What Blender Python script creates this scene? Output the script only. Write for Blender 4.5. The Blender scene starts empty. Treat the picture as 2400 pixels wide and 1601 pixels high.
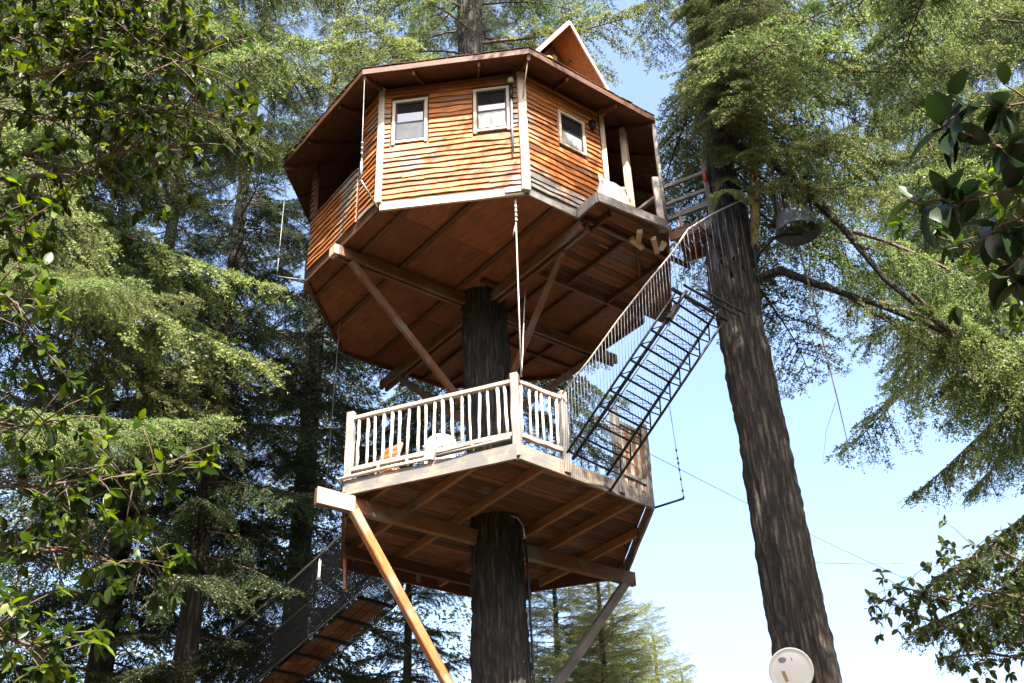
import bpy, math, random
import numpy as np
from mathutils import Vector, Matrix, noise
R_ = math.radians
random.seed(7); rng = np.random.default_rng(7)
scene = bpy.context.scene
col = scene.collection

# ------------------------------------------------------------------ camera
cam_d = bpy.data.cameras.new('camera'); cam = bpy.data.objects.new('camera', cam_d); col.objects.link(cam)
scene.camera = cam
cam_d.sensor_width = 36; cam_d.lens = 41.218; cam_d.clip_start = .05; cam_d.clip_end = 3000
PITCH, ROLL = R_(32.70), R_(-2.008)
fwd = Vector((0, math.cos(PITCH), math.sin(PITCH))); r0 = Vector((1, 0, 0)); u0 = r0.cross(fwd)
cr = r0*math.cos(ROLL) + u0*math.sin(ROLL); cu = u0*math.cos(ROLL) - r0*math.sin(ROLL)
cam.matrix_world = Matrix(((cr.x, cu.x, -fwd.x, 0), (cr.y, cu.y, -fwd.y, 0), (cr.z, cu.z, -fwd.z, 0), (0, 0, 0, 1)))

# ------------------------------------------------------------------ sky and sun
SUN_EL, SUN_AZ = R_(52), R_(19)          # azimuth measured from -Y (behind the viewer) towards +X
sun_dir = Vector((math.sin(SUN_AZ)*math.cos(SUN_EL), -math.cos(SUN_AZ)*math.cos(SUN_EL), math.sin(SUN_EL)))
w = bpy.data.worlds.new('World'); scene.world = w; w.use_nodes = True
nt = w.node_tree; bg = nt.nodes['Background']
sk = nt.nodes.new('ShaderNodeTexSky'); sk.sky_type = 'NISHITA'; sk.sun_disc = False
sk.sun_elevation = SUN_EL; sk.sun_rotation = math.pi - SUN_AZ
sk.altitude = 300; sk.air_density = 1.0; sk.dust_density = 4.5; sk.ozone_density = .6
nt.links.new(sk.outputs[0], bg.inputs[0]); bg.inputs[1].default_value = .125
sl = bpy.data.lights.new('sun', 'SUN'); sl.energy = 5.0; sl.angle = R_(.53); sl.color = (1, .94, .84)
sun = bpy.data.objects.new('sun', sl); col.objects.link(sun)
sun.rotation_euler = sun_dir.to_track_quat('Z', 'Y').to_euler(); sun.location = (8, -20, 40)
scene.view_settings.view_transform = 'Standard'; scene.view_settings.look = 'None'
scene.view_settings.gamma = 1; scene.view_settings.exposure = 2.2
scene.cycles.max_bounces = 4; scene.cycles.diffuse_bounces = 2; scene.cycles.transmission_bounces = 4

# ------------------------------------------------------------------ helpers
WM = {}
def tag(o, label=None, cat=None, group=None, kind=None):
    for k, v in (('label', label), ('category', cat), ('group', group), ('kind', kind)):
        if v: o[k] = v
    return o
def thing(name, label, cat, loc, group=None):
    o = bpy.data.objects.new(name, None); col.objects.link(o)
    o.empty_display_size = .3; o.location = loc
    WM[o] = Matrix.Translation(Vector(loc))
    return tag(o, label, cat, group)
def obj(name, me, parent=None, M=None, mat=None):
    o = bpy.data.objects.new(name, me); col.objects.link(o)
    M = M or Matrix.Identity(4)
    WM[o] = M.copy()
    if parent is not None:
        o.parent = parent; o.matrix_parent_inverse = WM[parent].inverted()
    o.matrix_basis = M
    if mat and not me.materials: me.materials.append(mat)
    return o
def mesh(name, v, f, mat=None, smooth=False):
    me = bpy.data.meshes.new(name)
    me.from_pydata([tuple(p) for p in v], [], [tuple(q) for q in f]); me.update()
    if mat:
        for m_ in (mat if isinstance(mat, (list, tuple)) else [mat]): me.materials.append(m_)
    if smooth: me.polygons.foreach_set('use_smooth', [True]*len(me.polygons))
    return me
def frame(a, b, up=(0, 0, 1)):
    a, b = Vector(a), Vector(b); x = (b-a).normalized(); up = Vector(up)
    y = up.cross(x)
    if y.length < 1e-4: y = Vector((0, 1, 0)).cross(x)
    y.normalize(); z = x.cross(y)
    return Matrix(((x.x, y.x, z.x, a.x), (x.y, y.y, z.y, a.y), (x.z, y.z, z.z, a.z), (0, 0, 0, 1)))
def beam(name, a, b, wd, h, mat, parent=None, up=(0, 0, 1), ch=None, warp=0, seg=1):
    """chamfered timber from a to b: local x along the grain, wd across (y), h along up (z)"""
    L = (Vector(b)-Vector(a)).length; c = ch if ch is not None else min(wd, h)*.12
    y, z = wd/2, h/2
    prof = [(-y+c, -z), (y-c, -z), (y, -z+c), (y, z-c), (y-c, z), (-y+c, z), (-y, z-c), (-y, -z+c)]
    v, f = [], []
    for i in range(seg+1):
        t = i/seg; dy = warp*random.uniform(-1, 1) if 0 < i < seg else 0; dz = warp*random.uniform(-1, 1) if 0 < i < seg else 0
        v += [(L*t, p[0]+dy, p[1]+dz) for p in prof]
    for i in range(seg):
        f += [(i*8+j, i*8+(j+1) % 8, (i+1)*8+(j+1) % 8, (i+1)*8+j) for j in range(8)]
    f = [tuple(reversed(q)) for q in f]
    f += [tuple(range(8)), tuple(reversed(range(seg*8, seg*8+8)))]
    return obj(name, mesh(name, v, f, mat), parent, frame(a, b, up))
def tube(pts, rad, n=8, close=True):
    """verts, faces of a tapered tube along world points"""
    pts = [Vector(p) for p in pts]; v, f = [], []; y = None
    for i, p in enumerate(pts):
        t = (pts[min(i+1, len(pts)-1)]-pts[max(i-1, 0)]).normalized()
        if y is None: y = t.orthogonal().normalized()
        else:
            y = y - t*y.dot(t); y = y.normalized() if y.length > 1e-6 else t.orthogonal().normalized()
        z = t.cross(y); r = rad[i] if isinstance(rad, (list, tuple)) else rad
        for j in range(n):
            a = 2*math.pi*j/n; v.append(p + (y*math.cos(a)+z*math.sin(a))*r)
    for i in range(len(pts)-1):
        f += [(i*n+j, i*n+(j+1) % n, (i+1)*n+(j+1) % n, (i+1)*n+j) for j in range(n)]
    if close: f += [tuple(reversed(range(n))), tuple(range((len(pts)-1)*n, len(pts)*n))]
    return v, f
def rod(name, pts, rad, mat, parent=None, n=8, smooth=True):
    v, f = tube(pts, rad, n); return obj(name, mesh(name, v, f, mat, smooth), parent)
def merge(parts):
    V, F = [], []
    for v, f in parts:
        o = len(V); V += list(v); F += [tuple(i+o for i in q) for q in f]
    return V, F
def boxvf(cx, cy, cz, sx, sy, sz, M=None):
    v = [Vector((cx+dx*sx/2, cy+dy*sy/2, cz+dz*sz/2)) for dx in (-1, 1) for dy in (-1, 1) for dz in (-1, 1)]
    if M: v = [M @ p for p in v]
    return v, [(0, 1, 3, 2), (4, 6, 7, 5), (0, 4, 5, 1), (2, 3, 7, 6), (0, 2, 6, 4), (1, 5, 7, 3)]
def clip(poly, a, n):
    """keep the side of the convex polygon where (p-a).n <= 0"""
    out = []
    for i in range(len(poly)):
        p, q = poly[i], poly[(i+1) % len(poly)]
        dp = (p[0]-a[0])*n[0]+(p[1]-a[1])*n[1]; dq = (q[0]-a[0])*n[0]+(q[1]-a[1])*n[1]
        if dp <= 0: out.append(p)
        if dp*dq < 0:
            t = dp/(dp-dq); out.append((p[0]+(q[0]-p[0])*t, p[1]+(q[1]-p[1])*t))
    return out
def slab(name, poly, z0, z1, mat, parent, org, ang):
    """polygon slab with local x turned by ang, so the grain runs along it"""
    if len(poly) < 3: return None
    ar = sum(poly[i][0]*poly[(i+1) % len(poly)][1]-poly[(i+1) % len(poly)][0]*poly[i][1] for i in range(len(poly)))
    if abs(ar) < .01: return None
    if ar < 0: poly = poly[::-1]
    c, s = math.cos(ang), math.sin(ang); v = []
    for zz in (z0, z1):
        for p in poly:
            dx, dy = p[0]-org[0], p[1]-org[1]; v.append((dx*c+dy*s, -dx*s+dy*c, zz-org[2]))
    n = len(poly)
    f = [tuple(reversed(range(n))), tuple(range(n, 2*n))]+[(i, (i+1) % n, n+(i+1) % n, n+i) for i in range(n)]
    M = Matrix.Translation(Vector(org)) @ Matrix.Rotation(ang, 4, 'Z')
    return obj(name, mesh(name, v, f, mat), parent, M)

# ------------------------------------------------------------------ materials
def new_mat(name):
    m = bpy.data.materials.new(name); m.use_nodes = True; nt = m.node_tree
    return m, nt, nt.nodes['Principled BSDF']
def nd(nt, t, **k):
    n = nt.nodes.new(t)
    for a, b in k.items():
        if a.startswith('i_'):
            key = a[2:]; n.inputs[int(key) if key.isdigit() else key].default_value = b
        else: setattr(n, a, b)
    return n
def ramp(nt, fac, stops):
    r = nt.nodes.new('ShaderNodeValToRGB'); e = r.color_ramp.elements
    while len(e) < len(stops): e.new(.5)
    for i, (p, c) in enumerate(stops): e[i].position = p; e[i].color = (*c, 1)
    nt.links.new(fac, r.inputs[0]); return r
def wood(name, dark, mid, light, rough=.7, stretch=14, vary=.25, grey=0, greycol=(.20, .185, .17), bump=.4, greyscale=1.1):
    m, nt, b = new_mat(name); L = nt.links.new
    tc = nd(nt, 'ShaderNodeTexCoord'); oi = nd(nt, 'ShaderNodeObjectInfo')
    off = nd(nt, 'ShaderNodeVectorMath', operation='SCALE'); off.inputs[0].default_value = (31, 17, 23); L(oi.outputs['Random'], off.inputs['Scale'])
    ad = nd(nt, 'ShaderNodeVectorMath', operation='ADD'); L(tc.outputs['Object'], ad.inputs[0]); L(off.outputs[0], ad.inputs[1])
    mp = nd(nt, 'ShaderNodeMapping'); mp.inputs['Scale'].default_value = (1.3, stretch, stretch); L(ad.outputs[0], mp.inputs[0])
    n1 = nd(nt, 'ShaderNodeTexNoise', i_Scale=2.2, i_Detail=6, i_Roughness=.65, i_Distortion=.6); L(mp.outputs[0], n1.inputs['Vector'])
    r = ramp(nt, n1.outputs['Fac'], [(.28, dark), (.5, mid), (.72, light)])
    n2 = nd(nt, 'ShaderNodeTexNoise', i_Scale=2.3, i_Detail=3); L(ad.outputs[0], n2.inputs['Vector'])
    hs = nd(nt, 'ShaderNodeHueSaturation')
    mr = nd(nt, 'ShaderNodeMapRange'); mr.inputs[3].default_value = 1-vary; mr.inputs[4].default_value = 1+vary
    L(oi.outputs['Random'], mr.inputs[0]); L(mr.outputs[0], hs.inputs['Value']); L(r.outputs[0], hs.inputs['Color'])
    mx = nd(nt, 'ShaderNodeMix', data_type='RGBA', blend_type='MULTIPLY'); mx.inputs[0].default_value = .5
    r2 = ramp(nt, n2.outputs['Fac'], [(.3, (.55, .5, .45)), (.65, (1, 1, 1))])
    L(hs.outputs[0], mx.inputs[6]); L(r2.outputs[0], mx.inputs[7]); out = mx.outputs[2]
    if grey > 0:
        ge = nd(nt, 'ShaderNodeNewGeometry')
        n3 = nd(nt, 'ShaderNodeTexNoise', i_Scale=greyscale, i_Detail=5, i_Roughness=.6); L(ge.outputs['Position'], n3.inputs['Vector'])
        r3 = ramp(nt, n3.outputs['Fac'], [(.62-.3*grey, (0, 0, 0)), (.72-.22*grey, (1, 1, 1))])
        m2 = nd(nt, 'ShaderNodeMix', data_type='RGBA'); m2.inputs[7].default_value = (*greycol, 1)
        L(r3.outputs[0], m2.inputs[0]); L(out, m2.inputs[6]); out = m2.outputs[2]
    L(out, b.inputs['Base Color']); b.inputs['Roughness'].default_value = rough
    bp = nd(nt, 'ShaderNodeBump', i_Strength=bump, i_Distance=.01); L(n1.outputs['Fac'], bp.inputs['Height']); L(bp.outputs[0], b.inputs['Normal'])
    return m
def plain(name, c, rough=.5, metal=0, noise_amt=.25, scale=6, bump=0):
    m, nt, b = new_mat(name); L = nt.links.new
    tc = nd(nt, 'ShaderNodeTexCoord'); n1 = nd(nt, 'ShaderNodeTexNoise', i_Scale=scale, i_Detail=5); L(tc.outputs['Object'], n1.inputs['Vector'])
    lo = tuple(x*(1-noise_amt) for x in c); hi = tuple(min(1, x*(1+noise_amt)) for x in c)
    r = ramp(nt, n1.outputs['Fac'], [(.3, lo), (.7, hi)]); L(r.outputs[0], b.inputs['Base Color'])
    b.inputs['Roughness'].default_value = rough; b.inputs['Metallic'].default_value = metal
    if bump:
        bp = nd(nt, 'ShaderNodeBump', i_Strength=bump, i_Distance=.02); L(n1.outputs['Fac'], bp.inputs['Height']); L(bp.outputs[0], b.inputs['Normal'])
    return m
M = {}
M['siding'] = wood('cedar_siding', (.20, .052, .011), (.40, .125, .026), (.56, .235, .068), .55, 12, .42, .32, (.20, .16, .125), .7)
M['siding_grey'] = wood('weathered_siding', (.16, .07, .03), (.28, .12, .045), (.38, .2, .09), .65, 12, .25, .9, (.15, .13, .115), .5)
M['trim'] = wood('pale_trim_wood', (.42, .29, .18), (.57, .43, .30), (.68, .56, .43), .6, 14, .10, .2, (.42, .36, .30), .4)
M['fascia'] = wood('dark_red_fascia', (.05, .018, .008), (.105, .038, .016), (.17, .068, .03), .6, 12, .2, 0)
M['ply'] = wood('red_brown_plywood', (.125, .040, .014), (.20, .068, .025), (.26, .096, .037), .6, 5, .20, 0, bump=.15)
M['joist'] = wood('dark_stained_joist', (.05, .019, .009), (.09, .034, .015), (.14, .056, .025), .65, 12, .2, 0)
M['beam'] = wood('beam_wood', (.11, .045, .019), (.17, .073, .031), (.24, .115, .052), .6, 12, .15, .35, (.16, .14, .12))
M['brace'] = wood('orange_brace_wood', (.26, .075, .024), (.42, .145, .045), (.55, .27, .12), .5, 12, .1, .3, (.30, .22, .16))
M['joist_light'] = wood('orange_joist', (.16, .065, .027), (.26, .115, .048), (.36, .18, .085), .6, 12, .2, .2, (.14, .12, .10))
M['plank'] = wood('deck_plank', (.06, .021, .008), (.14, .052, .021), (.22, .092, .038), .65, 13, .55, .2, (.12, .10, .085))
M['rail'] = wood('bleached_rail', (.30, .22, .17), (.46, .36, .28), (.60, .50, .41), .65, 14, .10, .65, (.20, .18, .165), .5, 2.3)
M['stick'] = wood('peeled_stick', (.60, .52, .42), (.74, .67, .58), (.80, .75, .68), .6, 10, .06, .1, (.40, .35, .30))
M['grey_fascia'] = wood('weathered_deck_edge', (.14, .11, .09), (.27, .21, .16), (.42, .32, .23), .7, 12, .15, .75, (.14, .13, .125), .6, 2.0)
M['grey_wood'] = wood('grey_wood', (.14, .115, .095), (.22, .19, .165), (.32, .28, .25), .7, 14, .2, .5, (.13, .12, .115))
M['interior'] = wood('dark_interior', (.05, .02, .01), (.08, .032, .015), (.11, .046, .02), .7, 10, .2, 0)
M['roofing'] = plain('roof_shingle', (.10, .055, .035), .9, 0, .4, 14, .5)
M['iron'] = plain('black_iron', (.012, .012, .016), .45, .3, .3, 20)
M['steel'] = plain('galvanised_steel', (.42, .43, .44), .4, .8, .2, 14)
M['plate'] = plain('blue_grey_plate', (.20, .22, .26), .5, .3, .25, 10)
M['rope'] = plain('pale_rope', (.48, .44, .38), .8, 0, .3, 40)
M['cable'] = plain('grey_cable', (.20, .20, .20), .5, .5, .2, 20)
M['net_string'] = plain('grey_net_string', (.10, .115, .13), .7, 0, .2, 20)
M['net_dark'] = plain('dark_mesh_net', (.030, .030, .034), .7, 0, .3, 20)
M['plastic'] = plain('white_plastic', (.80, .80, .78), .35, 0, .04, 3)
M['dish'] = plain('white_enamel', (.80, .79, .77), .35, 0, .04, 3)
M['dish_mark'] = plain('grey_mark', (.22, .19, .20), .6, 0, .2, 8)
M['tan'] = plain('tan_strip', (.40, .30, .16), .6, 0, .2, 8)
M['off_white'] = plain('off_white_matte', (.72, .69, .62), .85, 0, .1, 6, .3)
M['sheet'] = plain('grey_sheet_metal', (.20, .21, .23), .55, .15, .25, 7)
M['moss'] = plain('yellow_moss', (.20, .145, .055), .95, 0, .75, 9, 1)
M['red'] = plain('red_tape', (.45, .05, .03), .5, 0, .2, 10)
M['screen'] = plain('window_screen', (.30, .30, .29), .5, 0, .12, 5)
M['dark_screen'] = plain('dark_window_screen', (.045, .045, .05), .4, 0, .35, 5)
M['shingle'] = M['roofing']

m, nt, b = new_mat('window_glass'); b.inputs['Base Color'].default_value = (.015, .018, .022, 1); b.inputs['Roughness'].default_value = .03
b.inputs['Specular IOR Level'].default_value = 1.0; b.inputs['IOR'].default_value = 1.9
M['glass'] = m
m, nt, b = new_mat('lamp_glow'); b.inputs['Base Color'].default_value = (.9, .5, .1, 1); b.inputs['Emission Color'].default_value = (1, .48, .06, 1); b.inputs['Emission Strength'].default_value = 1.6
M['glow'] = m
M['globe'] = plain('cream_globe', (.60, .50, .26), .3, 0, .1, 4)

def bark(name, dark, mid, light, sc=1.0):
    m, nt, b = new_mat(name); L = nt.links.new
    ge = nd(nt, 'ShaderNodeNewGeometry'); mp = nd(nt, 'ShaderNodeMapping'); mp.inputs['Scale'].default_value = (7*sc, 7*sc, 1.5*sc); L(ge.outputs['Position'], mp.inputs[0])
    n1 = nd(nt, 'ShaderNodeTexNoise', i_Scale=2.4, i_Detail=8, i_Roughness=.68, i_Distortion=.8); L(mp.outputs[0], n1.inputs['Vector'])
    vo = nd(nt, 'ShaderNodeTexVoronoi', feature='DISTANCE_TO_EDGE', i_Scale=2.6, i_Randomness=1.0)
    mz = nd(nt, 'ShaderNodeMapping'); mz.inputs['Scale'].default_value = (1, 1, .34); L(mp.outputs[0], mz.inputs[0])
    wp = nd(nt, 'ShaderNodeMix', data_type='VECTOR'); wp.inputs[0].default_value = .30; L(mz.outputs[0], wp.inputs[4]); L(n1.outputs['Color'], wp.inputs[5]); L(wp.outputs[1], vo.inputs['Vector'])
    n3 = nd(nt, 'ShaderNodeTexNoise', i_Scale=34, i_Detail=5, i_Roughness=.7); L(ge.outputs['Position'], n3.inputs['Vector'])
    fur = nd(nt, 'ShaderNodeMapRange'); fur.inputs[1].default_value = 0; fur.inputs[2].default_value = .30; L(vo.outputs['Distance'], fur.inputs[0])
    h = nd(nt, 'ShaderNodeMath', operation='MULTIPLY_ADD'); h.inputs[1].default_value = .55; L(n1.outputs['Fac'], h.inputs[0])
    h1 = nd(nt, 'ShaderNodeMath', operation='MULTIPLY'); h1.inputs[1].default_value = .26; L(fur.outputs[0], h1.inputs[0]); L(h1.outputs[0], h.inputs[2])
    h2 = nd(nt, 'ShaderNodeMath', operation='MULTIPLY_ADD'); h2.inputs[1].default_value = .22; L(n3.outputs['Fac'], h2.inputs[0]); L(h.outputs[0], h2.inputs[2])
    r = ramp(nt, h2.outputs[0], [(.36, dark), (.56, mid), (.82, light)])
    n2 = nd(nt, 'ShaderNodeTexNoise', i_Scale=1.3, i_Detail=4); L(ge.outputs['Position'], n2.inputs['Vector'])
    r2 = ramp(nt, n2.outputs['Fac'], [(.35, (.7, .66, .62)), (.65, (1.1, 1.08, 1.02))])
    mx = nd(nt, 'ShaderNodeMix', data_type='RGBA', blend_type='MULTIPLY'); mx.inputs[0].default_value = 1
    L(r.outputs[0], mx.inputs[6]); L(r2.outputs[0], mx.inputs[7]); L(mx.outputs[2], b.inputs['Base Color'])
    b.inputs['Roughness'].default_value = .9
    bp = nd(nt, 'ShaderNodeBump', i_Strength=1, i_Distance=.06); L(h2.outputs[0], bp.inputs['Height']); L(bp.outputs[0], b.inputs['Normal'])
    return m
M['bark'] = bark('fir_bark', (.011, .010, .009), (.040, .034, .030), (.13, .108, .092))
M['bark2'] = bark('grey_fir_bark', (.014, .012, .010), (.060, .048, .039), (.23, .18, .14))
M['twig'] = plain('brown_twig', (.10, .065, .042), .85, 0, .4, 30)
M['red_twig'] = plain('reddish_bark', (.20, .085, .045), .7, 0, .4, 12)
def leafmat(name, c0, c1, tip, transl=.35, rough=.45, vary=.25, spec=.35):
    """c0/c1 old foliage, c0 also darkened as shade; tip = new growth, also lightened as sunlit, picked by the mesh attribute 'tip'"""
    m, nt, b = new_mat(name); L = nt.links.new
    at = nd(nt, 'ShaderNodeAttribute', attribute_name='tip'); oi = nd(nt, 'ShaderNodeObjectInfo')
    r = ramp(nt, at.outputs['Fac'], [(0, c0), (.55, c1), (1, tip)])
    hs = nd(nt, 'ShaderNodeHueSaturation'); mr = nd(nt, 'ShaderNodeMapRange'); mr.inputs[3].default_value = 1-vary; mr.inputs[4].default_value = 1+vary
    L(oi.outputs['Random'], mr.inputs[0]); L(mr.outputs[0], hs.inputs['Value'])
    m2 = nd(nt, 'ShaderNodeMath', operation='MULTIPLY_ADD'); m2.inputs[1].default_value = .035; m2.inputs[2].default_value = .485
    L(oi.outputs['Random'], m2.inputs[0]); L(m2.outputs[0], hs.inputs['Hue'])
    L(r.outputs[0], hs.inputs['Color']); L(hs.outputs[0], b.inputs['Base Color']); b.inputs['Roughness'].default_value = rough
    b.inputs['Specular IOR Level'].default_value = spec
    tr = nd(nt, 'ShaderNodeBsdfTranslucent'); g = nd(nt, 'ShaderNodeHueSaturation'); g.inputs['Saturation'].default_value = 1.25; g.inputs['Value'].default_value = 1.7
    L(hs.outputs[0], g.inputs['Color']); L(g.outputs[0], tr.inputs[0])
    ms = nd(nt, 'ShaderNodeMixShader'); ms.inputs[0].default_value = transl
    L(b.outputs[0], ms.inputs[1]); L(tr.outputs[0], ms.inputs[2]); L(ms.outputs[0], nt.nodes['Material Output'].inputs[0])
    return m
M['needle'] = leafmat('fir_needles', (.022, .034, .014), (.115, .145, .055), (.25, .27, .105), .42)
M['needle_shaded'] = leafmat('shaded_fir_needles', (.007, .013, .006), (.026, .042, .016), (.10, .125, .042), .28)  # darker copy of the fir needles, shade put into the colour
M['needle_far'] = leafmat('far_fir_needles', (.08, .10, .04), (.19, .21, .08), (.28, .28, .12), .4)  # lighter copy of the needles, sunlight put into the colour
M['forest'] = leafmat('forest_needles', (.014, .024, .012), (.030, .046, .022), (.06, .08, .035), .12)
M['leaf'] = leafmat('broad_leaf', (.018, .032, .009), (.038, .062, .015), (.13, .17, .028), .36, .42, .4, .25)
M['leaf_shaded'] = leafmat('shaded_broad_leaf', (.010, .020, .008), (.016, .030, .010), (.03, .055, .014), .10, .4, .3, .25)  # near-black: silhouette shade put into the leaf colour
M['leaf_small'] = leafmat('small_glossy_leaf', (.05, .075, .03), (.085, .12, .04), (.13, .17, .05), .25, .3, .4, .5)
m, nt, b = new_mat('forest_floor'); L = nt.links.new
ge = nd(nt, 'ShaderNodeNewGeometry'); n1 = nd(nt, 'ShaderNodeTexNoise', i_Scale=.6, i_Detail=10, i_Roughness=.7); L(ge.outputs['Position'], n1.inputs['Vector'])
r = ramp(nt, n1.outputs['Fac'], [(.35, (.045, .032, .02)), (.5, (.085, .062, .038)), (.65, (.05, .06, .025))]); L(r.outputs[0], b.inputs['Base Color']); b.inputs['Roughness'].default_value = .95
M['ground'] = m

# ------------------------------------------------------------------ ground
GZ = -1.7
gv, gf, N = [], [], 60
for i in range(N+1):
    for j in range(N+1):
        x = (i/N*2-1); y = (j/N*2-1); x = math.copysign(abs(x)**2.2, x)*600; y = math.copysign(abs(y)**2.2, y)*600
        gv.append((x, y, GZ + noise.noise((x*.08, y*.08, 0))*.25 - .15))
gf = [(i*(N+1)+j, (i+1)*(N+1)+j, (i+1)*(N+1)+j+1, i*(N+1)+j+1) for i in range(N) for j in range(N)]
tag(obj('ground', mesh('ground', gv, gf, M['ground'], True)), 'brown forest floor with moss patches', kind='structure')

# ------------------------------------------------------------------ treehouse cabin
C = Vector((-.59, 19.13, 0)); HR = 3.444; PHI = R_(-29.5); FZ = 13.2; EZ = 15.98; ER = 4.014
def OV(k, R=HR, z=0): a = PHI+k*math.pi/4; return Vector((C.x+R*math.sin(a), C.y-R*math.cos(a), z))
ANG = R_(38); uA = Vector((math.cos(ANG), math.sin(ANG), 0)); uB = Vector((-math.sin(ANG), math.cos(ANG), 0))
def ST(s, t, z): return Vector((C.x, C.y, 0)) + uA*s + uB*t + Vector((0, 0, z))
def ST2(s, t): p = ST(s, t, 0); return (p.x, p.y)
octo = [(OV(k).x, OV(k).y) for k in range(8)]
def clip_octo(poly, R=HR):
    for k in range(8):
        p, q = OV(k, R), OV(k+1, R); d = (q-p); poly = clip(poly, (p.x, p.y), (d.y, -d.x))
        if not poly: break
    return poly
def FM(k):
    p, q = OV(k), OV(k+1); d = (q-p).normalized(); y = Vector((-d.y, d.x, 0))
    return Matrix(((d.x, y.x, 0, p.x), (d.y, y.y, 0, p.y), (0, 0, 1, FZ), (0, 0, 0, 1)))
FL = (OV(1)-OV(0)).length
H = thing('treehouse_cabin', 'octagonal orange cedar treehouse cabin high around the big fir trunk', 'treehouse', (C.x, C.y, FZ))

# floor: rim boards, plywood panels, joist strips, beams, braces
for k in range(8):
    p, q = OV(k, HR-.02), OV(k+1, HR-.02); d = (q-p).normalized()
    beam('rim_board', p+d*.02+Vector((0, 0, FZ+.105)), q-d*.02+Vector((0, 0, FZ+.105)), .05, .21, M['trim'] if k == 0 else M['fascia'] if k != 1 else M['grey_wood'], H, seg=3, warp=.004)
fr = FM(0)
o = obj('corner_plate', mesh('corner_plate', *boxvf(0, 0, 0, .32, .02, .12), M['plate']), H, fr @ Matrix.Translation((FL-.2, -.028, .11)))
s_edges = [-3.2, -1.9, -.62, .1]
t_edges = [-3.3, -1.3, 1.22, 3.4]
def panel(s0, s1, t0, t1):
    g = .005; pl = clip_octo([ST2(s0+g, t0+g), ST2(s1-g, t0+g), ST2(s1-g, t1-g), ST2(s0+g, t1-g)], HR-.05)
    cx = ST((s0+s1)/2, (t0+t1)/2, FZ+.10)
    dz = random.uniform(-.004, .004)
    slab('floor_panel', pl, FZ+.10+dz, FZ+.12+dz, M['ply'], H, cx, ANG+math.pi/2)
for i in range(3):
    for j in range(3): panel(s_edges[i], s_edges[i+1], t_edges[j], t_edges[j+1])
for s0, s1 in ((.1, 1.3), (1.3, 2.2), (2.2, 3.3)):
    for t0, t1 in ((-1.4, -.2), (-.2, 1.22), (1.22, 3.4)): panel(s0, s1, t0, t1)
def chord(s):   # t-range of the line s=const inside the octagon
    ap = HR*math.cos(math.pi/8)-.06; half = HR*math.sin(math.pi/8)
    return ap if abs(s) <= half else max(0, ap-(abs(s)-half))
def strip(name, s0, t0, s1, t1, z, wd, h, mat):
    return beam(name, ST(s0, t0, z), ST(s1, t1, z), wd, h, mat, H, seg=2, warp=.003)
for s in (-2.75, -1.9, -.62): strip('joist', s, -chord(s), s, chord(s), FZ+.06, .10, .07, M['joist'])
for s in (.7, 1.3, 2.2): strip('joist', s, -1.4, s, chord(s), FZ+.06, .06, .07, M['joist'])
strip('joist', .1, -1.42, chord(-1.42), -1.42, FZ+.045, .05, .13, M['beam'])
strip('joist', .1, .95, chord(.95), .95, FZ+.055, .05, .08, M['joist'])
strip('joist', 2.05, -1.4, 2.05, -3.0, FZ+.03, .05, .12, M['joist'])
strip('joist', 1.0, -1.5, 1.0, -3.15, FZ+.03, .05, .12, M['joist'])
TRO = .47
def dbl(s0, t0, s1, t1, z, h, off):
    for sg in (-1, 1):
        if abs(s1-s0) > abs(t1-t0): strip('beam', s0, t0+sg*off, s1, t1+sg*off, z, .07, h, M['beam'])
        else: strip('beam', s0+sg*off, t0, s1+sg*off, t1, z, .07, h, M['beam'])
dbl(-3.25, 0, -TRO+.03, 0, FZ-.115, .22, .06); dbl(TRO-.03, 0, 3.5, 0, FZ-.115, .22, .06)
dbl(0, -3.2, 0, -TRO+.03, FZ-.118, .22, .07); dbl(0, TRO-.03, 0, 3.65, FZ-.118, .22, .07)
obj('end_block', mesh('end_block', *boxvf(0, 0, 0, .12, .2, .2), M['trim']), H, Matrix.Translation(ST(-3.28, .02, FZ-.11)) @ Matrix.Rotation(ANG, 4, 'Z'))
beam('brace', (-2.9, 17.27, 12.95), (-.98, 18.84, 10.8), .10, .14, M['beam'], H)
beam('brace', (.98, 17.2, 12.97), (-.10, 18.85, 11.15), .09, .12, M['beam'], H)
beam('brace', ST(0, 3.0, 12.97), ST(0, .45, 10.7), .10, .14, M['beam'], H)
beam('brace', ST(2.9, 0, 12.97), ST(.45, 0, 10.7), .10, .14, M['beam'], H)
# collar blocks at the trunk
for s, t in ((-.2, -.62), (-.62, .3)):
    beam('collar_block', ST(s-.22, t, FZ+.03), ST(s+.22, t, FZ+.03), .09, .10, M['joist'], H)

# walls: sheathing and wavy lapped siding
def siding_board(wall, k, u0, u1, z0, mat, ex=.128, last=None):
    n = max(2, int((u1-u0)/.085)); hh = (last or ex)+.02; ph = random.uniform(0, 99); v, f = [], []
    for i in range(n+1):
        x = (u1-u0)*i/n; xx = u0+x
        wv = noise.noise((xx*1.6, ph, z0*3))*.034 + noise.noise((xx*5.2, ph+7, z0))*.016
        pr = .044 + noise.noise((xx*2.1, ph+3, 1))*.010
        v += [(x, 0, -.004+wv), (x, -pr, -.006+wv), (x, -pr+.004, .02+wv), (x, -.010, hh), (x, 0, hh)]
    for i in range(n):
        a, b_ = i*5, i*5+5
        f += [(a+j, b_+j, b_+j+1, a+j+1) for j in range(4)]
    f += [(0, 1, 2, 3, 4), tuple(n*5+j for j in (4, 3, 2, 1, 0))]
    return obj('siding_board', mesh('siding_board', v, f, mat), wall, FM(k) @ Matrix.Translation((u0, 0, z0)))
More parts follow.
